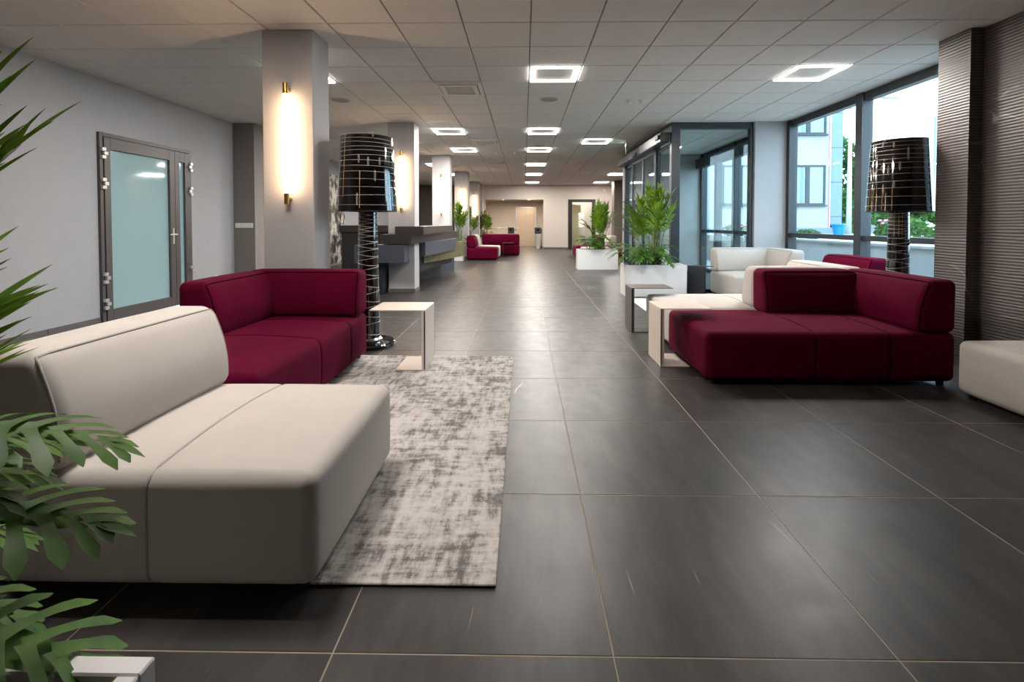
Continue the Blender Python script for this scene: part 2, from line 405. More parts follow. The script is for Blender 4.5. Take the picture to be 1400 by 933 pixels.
struct('wall_right', MB().box(4.165, 4.6, YB, 4.54, 0, HT), M['ridged'], label='dark ridged stone wall at the right')
struct('wall_right_pier', MB().box(4.045, 4.6, 4.54, 4.885, 0, HT), M['ridged'], label='dark ridged stone pier beside the window')
struct('wall_right_inner', MB().box(4.03, XR + .12, 8.64, 8.86, 0, HT), M['wall'], label='pale grey wall strip between window and vestibule')
struct('wall_right_far', MB().box(4.1, 4.7, 12.98, YF, 0, HT), M['brown'], label='brown wall beyond the vestibule')
struct('wall_right_far_pier', MB().box(3.78, 4.1, 20.6, 21.2, 0, HT).box(3.85, 4.1, 17.2, 17.8, 0, HT), M['brown'])
struct('wall_vestibule', MB().box(2.6, XR + .12, 12.8, 12.98, 0, HT), M['wall'], label='pale wall closing the far end of the vestibule')
struct('wall_front', MB().box(XL - .15, 4.6, YB - .15, YB, 0, HT), M['brown'])
# room behind the far doorway
struct('wall_office', MB().box(1.6, 3.9, 25.6, 25.75, 0, HT).box(1.6, 1.75, YF + .15, 25.6, 0, HT).box(3.75, 3.9, YF + .15, 25.6, 0, HT), M['farwall'])
# skirting
def skirting(name, x0, x1, y0, y1, h=.085, step=.8, axis=1):
    o = struct(name, MB().box(x0, x1, y0, y1, 0, h * .3), M['grout'])
    a0, a1 = (y0, y1) if axis else (x0, x1); a = a0
    while a < a1 - .01:
        e = min(a + step, a1)
        if axis: obj('skirting_tile', MB().box(x0, x1 + .002, a + .002, e - .002, 0.001, h, .0015), M['skirt'], o)
        else: obj('skirting_tile', MB().box(a + .002, e - .002, y0 - .002, y1, 0.001, h, .0015), M['skirt'], o)
        a = e
    return o
skirting('baseboard_left', XL, XL + .012, 0.4, DY0 - .0)
skirting('baseboard_left_far', XL, XL + .012, DY1, 8.65)
skirting('baseboard_pier', XL + .012, -4.79, 8.638, 8.65, axis=0)
skirting('baseboard_back', AX1, 2.07, YF - .014, YF, axis=0)

# columns
COLY = [4.485, 8.62, 12.78, 16.9, 21.05]
for n, y in enumerate(COLY):
    o = struct('trim_%d' % (n + 1), MB().box(-2.40, -1.932, y, y + .37, 0, HT, .006), M['column'],
               label='square plaster column, number %d of the row from the front' % (n + 1))
    o.name = 'column_%d' % (n + 1)
    obj('base_trim', MB().box(-2.408, -1.924, y - .008, y + .378, 0, .07, .002), M['skirt'], o)

# mural on the recessed left wall
tag(obj('mural', MB().box(XL2, XL2 + .03, 9.4, 14.95, .05, 2.62, .003), M['mural']), 'black and white marbled mural panel on the wall behind the first column', 'mural')

# ------------------------------------------------------------------ frosted door in the left wall
d = bpy.data.objects.new('door_1', None); C.objects.link(d); d['kind'] = 'structure'; d['label'] = 'grey framed frosted teal glass door with narrow side light'
d.location = (XL, DY0, 0)
L = DY1 - DY0
fx0, fx1 = -.06, .035
fr = MB().box(fx0, fx1, 0, .05, 0, DZ, .004).box(fx0, fx1, L - .05, L, 0, DZ, .004).box(fx0, fx1, .05, L - .05, DZ - .05, DZ, .004)
obj('door_frame', fr, M['doorframe'], d)
lf = obj('door_leaf', MB().box(-.04, .045, .055, .145, .02, DZ - .055, .003).box(-.04, .045, 1.16, 1.26, .02, DZ - .055, .003).box(-.04, .045, .145, 1.16, DZ - .2, DZ - .055, .003).box(-.04, .045, .145, 1.16, .02, .16, .003), M['doorframe'], d)
obj('glass_pane', MB().box(-.01, .01, .13, 1.17, .15, DZ - .19), M['frost'], lf)
sl = obj('side_leaf', MB().box(-.04, .045, 1.265, 1.36, .02, DZ - .055, .003).box(-.04, .045, L - .15, L - .055, .02, DZ - .055, .003).box(-.04, .045, 1.36, L - .15, DZ - .2, DZ - .055, .003).box(-.04, .045, 1.36, L - .15, .02, .16, .003), M['doorframe'], d)
obj('glass_pane', MB().box(-.01, .01, 1.35, L - .14, .15, DZ - .19), M['frost'], sl)
hd = MB().box(.045, .053, 1.195, 1.225, .93, 1.16, .003).tube([(.05, 1.21, 1.07), (.1, 1.21, 1.07)], .01, 8).tube([(.1, 1.22, 1.07), (.1, 1.08, 1.07)], .01, 8)
obj('door_handle', hd, M['hinge'], lf, 'auto')
for yy, zz in [(.03, 2.09), (.03, 1.72), (.03, .56), (.03, .24), (L - .03, 2.09), (L - .03, 1.72), (L - .03, .56), (L - .03, .24)]:
    s = 1 if yy < .5 else -1
    h = MB()
    for k in (-1, 0, 1):
        off = .0 if k else .03 * s
        h.box(.04, .072, yy - .028 + off, yy + .028 + off, zz + k * .047 - .021, zz + k * .047 + .021, .003)
    obj('hinge', h, M['hinge'], d)
struct('trim_9', MB().box(XL - .06, XL + .05, DY0, DY1, -.002, .006), M['hinge'])

# wall bits
t = tag(obj('switch_plate', MB().box(-.16, .16, -.012, 0, -.045, .045, .004), M['plastic'], loc=(-4.98, 8.65, 1.19)), 'white four gang switch plate on the grey wall pier', 'switch')
for k in range(4): obj('rocker', MB().box(-.145 + k * .074, -.077 + k * .074, -.017, -.012, -.034, .034, .002), M['plastic'], t)
t = tag(obj('wall_socket', MB().box(0, .012, -.045, .045, -.045, .045, .004), M['plastic'], loc=(XL, 8.12, .31)), 'small white socket low on the left wall past the door', 'socket')

# ------------------------------------------------------------------ window wall on the right
def frame_bar(mb, x0, x1, y0, y1, z0, z1): mb.box(x0, x1, y0, y1, z0, z1, .004)
def window(name, y0, y1, label, sill_z=1.03, mull=(), top=HT):
    o = bpy.data.objects.new(name, None); C.objects.link(o); o['kind'] = 'structure'; o['label'] = label; o.location = (XR, y0, 0)
    Lw = y1 - y0
    obj('head_frame', MB().box(-.03, .09, 0, Lw, top - .11, top, .004), M['frame'], o)
    obj('bottom_frame', MB().box(-.03, .09, 0, Lw, 0, .08, .004), M['frame'], o)
    obj('transom', MB().box(-.03, .09, 0, Lw, sill_z - .035, sill_z + .035, .004), M['frame'], o)
    ed = [0, Lw]
    ps = [(0, .09)] + [(m - .07, m + .07) for m in mull] + [(Lw - .09, Lw)]
    for a, b in ps: obj('mullion', MB().box(-.06, .09, a, b, 0, top, .005), M['frame'], o)
    for (a, b), (c_, d_) in zip(ps[:-1], ps[1:]):
        obj('glass_pane', MB().box(.03, .04, b, c_, .08, sill_z - .035), M['glass'], o)
        obj('glass_pane', MB().box(.03, .04, b, c_, sill_z + .035, top - .11), M['glass'], o)
    return o
window('window_1', 4.885, 8.64, 'tall anthracite framed window overlooking the street', mull=(1.915,))
# outer facade of the vestibule: fixed lights and sliding outer doors
VO = window('window_2', 8.86, 12.8, 'outer glass front of the entrance vestibule', mull=(.95, 1.95, 2.95))
obj('door_header', MB().box(-.2, -.06, .2, 3.9, 2.62, 2.86, .006), M['frame'], VO)

# vestibule front (transverse glass panel) and the sliding inner doors
vf = bpy.data.objects.new('window_3', None); C.objects.link(vf); vf['kind'] = 'structure'; vf.location = (2.6, 8.70, 0); vf['label'] = 'glass side of the entrance vestibule facing the lounge'
obj('post', MB().box(0, .15, 0, .12, 0, HT, .004), M['frame'], vf)
obj('post', MB().box(1.375, 1.42, 0, .12, 0, HT, .004), M['frame'], vf)
obj('head_frame', MB().box(.15, 1.375, 0, .12, HT - .11, HT, .004), M['frame'], vf)
obj('bottom_frame', MB().box(.15, 1.375, .02, .1, 0, .06, .004), M['frame'], vf)
obj('glass_pane', MB().box(.15, 1.375, .05, .062, .06, HT - .11), M['vglass'], vf)
vd = bpy.data.objects.new('door_2', None); C.objects.link(vd); vd['kind'] = 'structure'; vd.location = (2.6, 8.82, 0); vd['label'] = 'glass sliding entrance doors under an anthracite header'
obj('door_header', MB().box(-.17, .0, .0, 3.98, 2.68, 2.86, .012), M['frame'], vd)
obj('head_frame', MB().box(0, .1, 0, 3.98, 2.86, HT, .003), M['frame'], vd)
obj('sensor', MB().box(-.20, -.17, 1.85, 2.15, 2.69, 2.75, .01), M['black'], vd)
obj('sensor', MB().box(-.20, -.17, .05, .25, 2.74, 2.82, .01), M['black'], vd)
for (a, b, x) in ((.0, .95, .05), (.95, 2.0, .0), (2.0, 3.05, .0), (3.05, 3.98, .05)):
    p = obj('door_panel', MB().box(x, x + .04, a, a + .045, .02, 2.68, .004).box(x, x + .04, b - .045, b, .02, 2.68, .004).box(x, x + .04, a + .045, b - .045, .02, .09, .004).box(x, x + .04, a + .045, b - .045, 2.62, 2.68, .004), M['frame'], vd)
    obj('glass_pane', MB().box(x + .016, x + .024, a + .045, b - .045, .09, 2.62), M['vglass'], p)
obj('post', MB().box(0, .1, .93, 1.05, 0, 2.86, .003), M['frame'], vd)
obj('post', MB().box(0, .1, 3.86, 3.98, 0, 2.86, .003), M['frame'], vd)
t = tag(obj('push_button', MB().box(-.14, .14, -.015, 0, -.04, .04, .006), M['plastic'], loc=(3.55, 12.8, 1.25)), 'small white control plate on the vestibule wall', 'switch')
obj('button', MB().box(-.09, -.03, -.02, -.015, -.02, .02, .002), M['black'], t); obj('button', MB().box(.03, .09, -.02, -.015, -.02, .02, .002), M['black'], t)

# ------------------------------------------------------------------ ceiling lights, cassettes, speakers
def led(i, j, label):
    x, y = GX + i * .6 + .3, GY + j * .6 + .3
    r = thing('ceiling_light', label, 'light', (x, y, HT), 0, 'square LED frame lights')
    a, b = .285, .245
    h = MB().box(-a, a, -a, -b, -.004, 0).box(-a, a, b, a, -.004, 0).box(-a, -b, -b, b, -.004, 0).box(b, a, -b, b, -.004, 0)
    obj('frame_rail', h, M['white'], r)
    a, b = .279, .251
    e = MB().box(-a, a, -a, -b, -.02, -.004).box(-a, a, b, a, -.02, -.004).box(-a, -b, -b, b, -.02, -.004).box(b, a, -b, b, -.02, -.004)
    obj('led_strip', e, M['led'], r)
    for k in range(4):
        ld = bpy.data.lights.new('strip_light', 'AREA'); ld.shape = 'RECTANGLE'; ld.size = .53; ld.size_y = .024; ld.energy = LED_WATTS; ld.color = (1.0, .94, .885)
        lo = bpy.data.objects.new('strip_light', ld); C.objects.link(lo); lo.parent = r
        lo.location = ((0, -.265, -.022), (.265, 0, -.022), (0, .265, -.022), (-.265, 0, -.022))[k]; lo.rotation_euler = (0, 0, R(90) * (k % 2))
    return r
LL = ['square LED frame light over the aisle, largest and nearest of the middle row', 'slanting square LED frame light nearest the street window',
      'square LED frame light in front of the second column, nearest of the left aisle pair', 'second LED frame light from the front in the middle row',
      'LED frame light nearest the sliding entrance doors', 'square LED frame light near the third column, farther of the left aisle pair',
      'third LED frame light from the front in the middle row', 'fourth LED frame light from the front in the middle row', 'fifth LED frame light from the front in the middle row',
      'farthest LED frame light in the middle row, close to the end wall', 'LED frame light right of the aisle beyond the entrance doors', 'farthest LED frame light at the right, by the end wall',
      'LED frame light half hidden by the first column', 'LED frame light peeping out behind the second column', 'LED frame light peeping out beside the third column', 'LED frame light peeping out beside the fourth column',
      'added out of view LED frame light that brightens the cream sofa top and rug']  # last one is an added fixture out of view, lighting the cream sofa
for (i, j), lb in zip(LED, LL): led(i, j, lb)
led(4, 33, 'added unseen LED frame light that brightens the room behind the end doorway')  # unseen fixture, added to brighten the room past the doorway
def cassette(i, j, label):
    x, y = GX + i * .6 + .3, GY + j * .6 + .3
    r = thing('air_conditioner', label, 'air conditioner', (x, y, HT), 0, 'ceiling air cassettes')
    fr = MB()
    for a, b, z in ((.297, .255, -.024), (.235, .19, -.034)):
        fr.box(-a, a, -a, -b, z, .01).box(-a, a, b, a, z, .01).box(-a, -b, -b, b, z, .01).box(b, a, -b, b, z, .01)
    obj('frame', fr, M['grille'], r); obj('backing', MB().box(-.297, .297, -.297, .297, .01, .014), M['grille_dark'], r)
    gr = MB()
    for k in range(11): gr.box(-.185, .185, -.18 + k * .035, -.165 + k * .035, -.02, -.01)
    stuff(obj('intake_slats', gr, M['grille'], r)); obj('intake', MB().box(-.19, .19, -.19, .19, -.01, .008), M['grille_dark'], r)
cassette(-2, 3, 'square air cassette nearest in the ceiling, left of the first aisle light')
cassette(-2, 10, 'square air cassette second from the front of the aisle ceiling')
cassette(-2, 16, 'square air cassette farthest down the aisle ceiling')
def speaker(x, y, label):
    r = thing('ceiling_speaker', label, 'speaker', (x, y, HT), 0, 'round ceiling speakers')
    obj('rim', MB().lathe([(.135, 0), (.135, -.006), (.118, -.008), (.118, 0)], 28, cap=False), M['white'], r, 'auto')
    obj('mesh_cover', MB().lathe([(.118, 0), (.118, -.006), (.06, -.009)], 28), M['speaker'], r, 'auto')
speaker(.357, 7.057, 'round ceiling speaker behind the nearest aisle light')
speaker(-2.643, 7.057, 'round ceiling speaker beside the first column')
speaker(.357, 11.26, 'round ceiling speaker far along the middle row of lights')
def detector(x, y, label):
    r = thing('smoke_detector', label, 'detector', (x, y, HT), 0, 'small ceiling detectors')
    obj('base', MB().lathe([(.055, 0), (.055, -.014), (.048, -.018)], 20), M['plastic'], r, 'auto')
    obj('sensor_head', MB().lathe([(.034, -.018), (.034, -.04), (.022, -.048)], 20), M['plastic'], r, 'auto')
for x, y, lb in ((1.52, 7.14, 'white ceiling detector, left of the pair before the entrance'), (1.70, 7.14, 'white ceiling detector, right of the pair before the entrance'),
                 (-.72, 12.35, 'ceiling detector beside the third aisle light, left of two'), (-.25, 12.35, 'ceiling detector beside the third aisle light, right of two'),
                 (1.35, 14.3, 'ceiling detector left of the pair far over the aisle'), (1.62, 14.3, 'ceiling detector right of the pair far over the aisle')):
    detector(x, y, lb)
r = thing('security_camera', 'small white dome camera high on the far right of the end wall', 'camera', (3.75, YF, 2.72))
obj('bracket', MB().box(-.03, .03, -.06, 0, 0, .08, .006), M['plastic'], r); obj('dome', MB().lathe([(.01, -.08), (.05, -.06), (.062, -.02), (.062, .0)], 18, 0, -.1), M['plastic'], r, 'auto')
# exit sign
r = thing('exit_sign', 'green running man exit sign hanging before the entrance doors', 'sign', (2.22, 10.75, HT), R(-12))
for y in (-.1, .1): obj('rod', MB().tube([(0, y, 0), (0, y, -.07)], .006, 6), M['plastic'], r)
obj('casing', MB().box(-.02, .02, -.17, .17, -.12, -.07, .006), M['plastic'], r)
pl = obj('sign_panel', MB().box(-.006, .006, -.16, .16, -.30, -.12), M['green'], r)
mk = MB()
for sx in (-1, 1):
    x0, x1 = (.006, .008) if sx > 0 else (-.008, -.006)
    mk.box(x0, x1, -.13, -.05, -.28, -.14); mk.box(x0, x1, .02, .10, -.215, -.195); mk.box(x0, x1, .06, .075, -.24, -.17)
    mk.box(x0, x1, -.01, .01, -.165, -.145)
obj('pictogram', mk, M['paper'], pl)

# sconces on the columns
for n, y in enumerate(COLY):
    nm = ['first', 'second', 'third', 'fourth', 'fifth'][n]
    r = thing('wall_sconce', 'vertical warm light tube with brass ends on the %s column' % nm, 'wall lamp', (-2.145, y, 1.41), 0, 'brass tube sconces on the columns')
    yo = -.085
    obj('light_tube', MB().lathe([(.0185, .1), (.0185, .99)], 20, 0, yo), M['tube'], r, True)
    for z0, z1, zb in ((0, .1, .05), (.99, 1.09, 1.04)):
        cp = obj('brass_cap', MB().lathe([(.019, z0), (.022, z0 + .002), (.022, z1 - .002), (.019, z1)], 20, 0, yo), M['brass'], r, 'auto')
        obj('standoff', MB().tube([(0, yo, zb), (0, 0, zb)], .012, 10), M['brass'], cp, 'auto')

# ------------------------------------------------------------------ rugs
def rug(name, x0, x1, y0, y1, m, label, h=.012):
    r = thing(name, label, 'rug', ((x0 + x1) / 2, (y0 + y1) / 2, 0))
    a, b = (x1 - x0) / 2, (y1 - y0) / 2
    obj('pile', MB().box(-a, a, -b, b, .004, h, .003), m, r); obj('backing', MB().box(-a + .004, a - .004, -b + .004, b - .004, 0.0005, .0045), M['soil'], r)
    return r
rug('area_rug', -2.55, -.095, 1.63, 4.49, M['rug'], 'distressed grey and ivory rug under the cream sofa beside the aisle')
rug('area_rug', 1.70, 3.12, 6.0, 7.95, M['rug2'], 'pale speckled rug beyond the cream seating at the right')

# ------------------------------------------------------------------ upholstery
def coords(Ls, r, n, extra=()):
    a = [0, .42 * r, .73 * r, r]; c = a + [Ls - v for v in a] + [r + (Ls - 2 * r) * k / n for k in range(1, n)]
    for s in extra: c += [s - .028, s - .014, s - .007, s, s + .007, s + .014, s + .028]
    c = sorted(v for v in c if 0 <= v <= Ls); o = [c[0]]
    for v in c[1:]:
        if v - o[-1] > 1e-4: o.append(v)
    return o
def mapper(S, r, puff, seams, deform):
    def f(p):
        p = Vector(p); q = Vector([min(max(p[k], r), S[k] - r) for k in range(3)]); dv = p - q
        n = dv.normalized() if dv.length > 1e-9 else Vector((0, 0, 0))
        o = q + n * r
        u = [(2 * o[k] / S[k] - 1) for k in range(3)]
        for k in range(3):
            a, b = [i for i in range(3) if i != k]
            o[k] += n[k] * puff[k] * max(0, 1 - u[a] ** 2) * max(0, 1 - u[b] ** 2)
        for ax, s, dep in seams:
            gg = math.exp(-((p[ax] - s) / .011) ** 2) * dep
            nn = n.copy(); nn[ax] = 0; o -= nn * gg
        return deform(o, S) if deform else o
    return f
def cushion(S, r, puff=(0, 0, 0), seams=(), deform=None, n=(10, 8, 6)):
    f = mapper(S, r, puff, seams, deform)
    cs = [coords(S[k], r, n[k], [s for a, s, _ in seams if a == k]) for k in range(3)]
    ix = {}; V = []; F = []
    def vid(p):
        k = tuple(round(c, 5) for c in p)
        if k not in ix: ix[k] = len(V); V.append(f(p))
        return ix[k]
    for a in range(3):
        b, c = [k for k in range(3) if k != a]
        for e in (0, S[a]):
            for i in range(len(cs[b]) - 1):
                for j in range(len(cs[c]) - 1):
                    q = []
                    for (u, v) in ((i, j), (i + 1, j), (i + 1, j + 1), (i, j + 1)):
                        p = [0, 0, 0]; p[a] = e; p[b] = cs[b][u]; p[c] = cs[c][v]; q.append(vid(p))
                    F.append(q)
    m = MB(); m.add(V, F); return m, f
def line(pts, n=14):
    o = []
    for a, b in zip(pts[:-1], pts[1:]):
        for k in range(n): o.append(tuple(a[i] + (b[i] - a[i]) * k / n for i in range(3)))
    o.append(pts[-1]); return o
BT = .29                                          # back thickness
def lean(o, S):
    t = max(0, o.z / S[2]); fr = 1 - o.y / S[1]
    o.y += fr * .085 * t ** 1.4; o.y -= fr * .02 * math.sin(min(1, t) * PI); return o
def sofa(name, label, loc, rz, Ls, D, m, mp, back=None, arm=None, seams=(), group=None):
    """local frame: front at y = 0 facing -y, back at y = D, x from 0 to Ls"""
    r = thing(name, label, 'sofa', loc, rz, group)
    H0 = .375; z0 = .032
    mb, f = cushion((Ls, D, H0), .05, (.006, .012, .028), [(a, s, .006) for a, s in seams])
    base = obj('seat_base', mb.xf(Matrix.Translation((0, 0, z0))), m, r, True)
    for a, s in seams:
        if a == 0: pts = line([(s, 0, .02), (s, 0, H0), (s, D, H0), (s, D, .02)], 16)
        else: pts = line([(0, s, .02), (0, s, H0), (Ls, s, H0), (Ls, s, .02)], 16)
        obj('piping', MB().tube([f(p) + Vector((0, 0, z0)) for p in pts], .0055, 6), mp, r, True)
    zb = z0 + H0 - .004; HB = .405
    def panel(length, x=0, y=0, kind='back', rise=.012):
        mb, f = cushion((length, BT, HB), .055, (.008, .022, .006), (), lean)
        pts = line([(.0, 0, .03), (0, 0, HB), (length, 0, HB), (length, 0, .03)], 14)
        tb = MB().tube([f(p) for p in pts], .0055, 6)
        if kind == 'back': Mx = Matrix.Translation((x, y, zb))
        else: Mx = Matrix.Translation((x, y, zb)) @ Matrix(((0, 1, 0, 0), (1, 0, 0, 0), (0, 0, 1, 0), (0, 0, 0, 1)))
        b = obj('backrest', mb.xf(Mx), m, r, True)
        obj('piping', tb.xf(Mx), mp, b, True)
    if arm: panel(D, Ls - BT, 0, 'arm')
    if back: panel(back[1] - back[0], back[0], D - BT)
    ft = None
    for x in (.07, Ls - .07):
        for y in (.07, D - .07):
            if ft is None: ft = obj('foot', MB().lathe([(.02, 0), (.024, .002), (.024, z0 + .01)], 14), M['black'], r, 'auto', loc=(x, y, .0))
            else: inst('foot', ft, r, (x, y, 0))
    return r
RUGZ = .012
# cream sofa at the left (faces right): local x -> +Y, local y -> -X
sofa('sofa', 'cream low sofa with one backrest, standing on the rug nearest the viewer', (-.68, 1.55, RUGZ), R(90), .94, 1.12, M['fabric'], M['cream_pipe'], back=(0, .94), seams=[(1, .548)])
sofa('corner_sofa', 'burgundy corner sofa on the rug, behind the cream sofa and before the lamp', (-1.44, 2.60, RUGZ), R(90), 1.87, 1.01, M['wine'], M['wine_pipe'], back=(.80, 1.66), arm=True, seams=[(0, .82), (0, 1.42)])
sofa('corner_sofa', 'burgundy corner sofa with long open seat, nearest at the right of the aisle', (1.385, 3.715, 0), 0, 1.88, 1.005, M['wine'], M['wine_pipe'], back=(.80, 1.66), arm=True, seams=[(0, .82), (0, 1.38)])
sofa('sofa', 'cream sofa seat cut by the right edge, before the ridged stone wall', (3.09, 3.53, 0), R(-90), .95, 1.05, M['fabric'], M['cream_pipe'], back=(0, .95))

# cream sofa back to back behind the burgundy one: arm on its local left side -> mirror by building arm panel at x = 0
def sofa_left_arm(name, label, loc, rz, Ls, D, m, mp, back, seams):
    r = sofa(name, label, loc, rz, Ls, D, m, mp, back=back, arm=True, seams=seams)
    for ch in [c for c in r.children] + [g2 for c in r.children for g2 in c.children]:
        if ch.type == 'MESH' and not ch.name.startswith('foot'):
            me = ch.data
            for v in me.vertices: v.co.x = Ls - v.co.x
            me.flip_normals()
    return r
sofa_left_arm('corner_sofa', 'cream corner sofa standing back to back behind the burgundy right one', (3.29, 5.775, 0), R(180), 1.86, 1.005, M['fabric'], M['cream_pipe'], (.80, 1.66), [(0, .82), (0, 1.42)])
sofa('corner_sofa', 'cream corner sofa by the wall strip between window and vestibule', (3.255, 7.67, 0), 0, 1.12, .95, M['fabric'], M['cream_pipe'], back=(0, .92), arm=True, seams=[(0, .38)])
sofa('sofa', 'burgundy sofa by the window, mostly hidden behind the right seating', (3.36, 6.88, 0), R(-90), .95, 1.03, M['wine'], M['wine_pipe'], back=(0, .95))
# far seating groups
sofa('sofa', 'burgundy single sofa beyond the reception desk end, turned side on', (-.88, 16.1, 0), R(90), .92, 1.01, M['wine'], M['wine_pipe'], back=(0, .92))
sofa('sofa', 'cream single sofa half hidden behind the far burgundy one', (-.86, 17.06, 0), R(90), .92, 1.01, M['fabric'], M['cream_pipe'], back=(0, .92))
sofa('sofa', 'burgundy sofa seen from its back at the far end of the aisle', (-.17, 19.28, 0), R(180), 1.4, 1.0, M['wine'], M['wine_pipe'], back=(0, 1.4))
sofa('sofa', 'burgundy seat without backrest right behind the farther white planter', (2.87, 14.75, 0), 0, .9, .9, M['wine'], M['wine_pipe'])
sofa('sofa', 'cream single sofa far behind the farther white planter', (1.95, 17.0, 0), R(-90), .94, 1.1, M['fabric'], M['cream_pipe'], back=(0, .94))
sofa('sofa', 'burgundy single sofa beyond the far cream one, before the end doorway', (1.80, 18.1, 0), R(-90), .94, 1.1, M['wine'], M['wine_pipe'], back=(0, .94))

# ------------------------------------------------------------------ C shaped side tables
def ctable(name, label, loc, rz, m, top=.465, base=.25, depth=.41, h=.505, t=.008, flip=1):
    """upright sheet at x = 0, top and foot reaching to +x (flip = -1: to -x)"""
    r = thing(name, label, 'table', loc, rz, 'C shaped sheet metal side tables')
    def bx(a, b): return (min(a * flip, b * flip), max(a * flip, b * flip))
    obj('tabletop', MB().box(*bx(0, top), 0, depth, h - t, h, .002), m, r)
    obj('upright', MB().box(*bx(0, .012), 0, depth, t, h - t, .002).box(*bx(0, .03), 0, .012, t, h - t, .002), m, r)
    obj('foot_plate', MB().box(*bx(0, base), 0, depth, 0, t, .002), m, r)
    return r
ctable('side_table', 'ivory C shaped side table on the rug beside the left burgundy sofa', (-.82, 4.025, RUGZ), 0, M['cream'], flip=-1)
ctable('side_table', 'dark grey C shaped side table at the cream seating right of the aisle', (1.215, 5.52, 0), 0, M['dgrey'], depth=.36)
ctable('side_table', 'ivory C shaped side table hooked over the right burgundy seat', (1.175, 4.20, 0), 0, M['cream'], top=.43)
ctable('side_table', 'charcoal C shaped side table behind the cream seat, next to the near white planter', (3.005, 8.165, 0), R(35), M['dblack'], top=.25, base=.2, depth=.34)
ctable('side_table', 'dark C shaped side table in front of the far burgundy sofa', (-.78, 17.72, 0), R(0), M['dblack'], top=.4, depth=.4)

# ------------------------------------------------------------------ reception desk
def quad(a, b, wdt):
    """block seen from the aisle: right edge a->b, going wdt to the left"""
    a, b = Vector(a), Vector(b); d_ = (b - a).normalized(); nrm = Vector((-d_.y, d_.x)) * wdt
    return [tuple(a), tuple(b), tuple(b + nrm), tuple(a + nrm)]
dk = thing('reception_desk', 'stacked dark slab reception desk wrapped around the second column', 'desk', (-2.0, 8.3, 0))
def dpart(name, poly, z0, z1, m):
    return obj(name, MB().prism([(x + 2.0, y - 8.3) for x, y in poly], z0, z1), m, dk)
dpart('top_slab', [(-2.195, 8.3), (-1.71, 8.3), (-1.69, 11.65), (-2.2, 11.65), (-2.2, 9.03), (-1.915, 9.03), (-1.915, 8.59), (-2.195, 8.59)], 1.04, 1.175, M['slab'])
dpart('middle_slab', [(-2.42, 8.26), (-1.915, 8.26), (-1.60, 11.75), (-2.3, 11.75), (-2.3, 9.03), (-1.895, 9.03), (-1.895, 8.58), (-2.42, 8.58)], .875, 1.04, M['slab'])
dpart('side_panel', quad((-1.83, 9.05), (-1.53, 11.35), .3), .62, .875, M['navy'])
dpart('gold_panel', quad((-1.95, 9.5), (-1.43, 11.65), .12), .45, .80, M['gold_panel'])
dpart('inner_panel', quad((-2.03, 9.05), (-1.72, 11.6), .4), .30, .62, M['kick'])
dpart('plinth', quad((-2.38, 9.05), (-1.98, 11.9), .3), .0, .62, M['kick'])
dpart('end_block', quad((-2.0, 11.75), (-1.78, 12.45), .5), 0, .875, M['navy'])
dpart('front_block', [(-2.87, 8.22), (-2.02, 8.22), (-2.02, 8.585), (-2.87, 8.585)], .56, .862, M['navy'])
dpart('front_support', [(-2.84, 8.35), (-2.43, 8.35), (-2.43, 9.2), (-2.84, 9.2)], 0, .56, M['kick'])
bc = thing('back_counter', 'dark counter behind the reception desk and the black lamp', 'counter', (-4.95, 13.2, 0))
obj('body', MB().box(0, 1.35, 0, .6, 0, .98, .004), M['kick'], bc); obj('counter_top', MB().box(-.03, 1.4, -.05, .65, .98, 1.165, .006), M['slab'], bc)

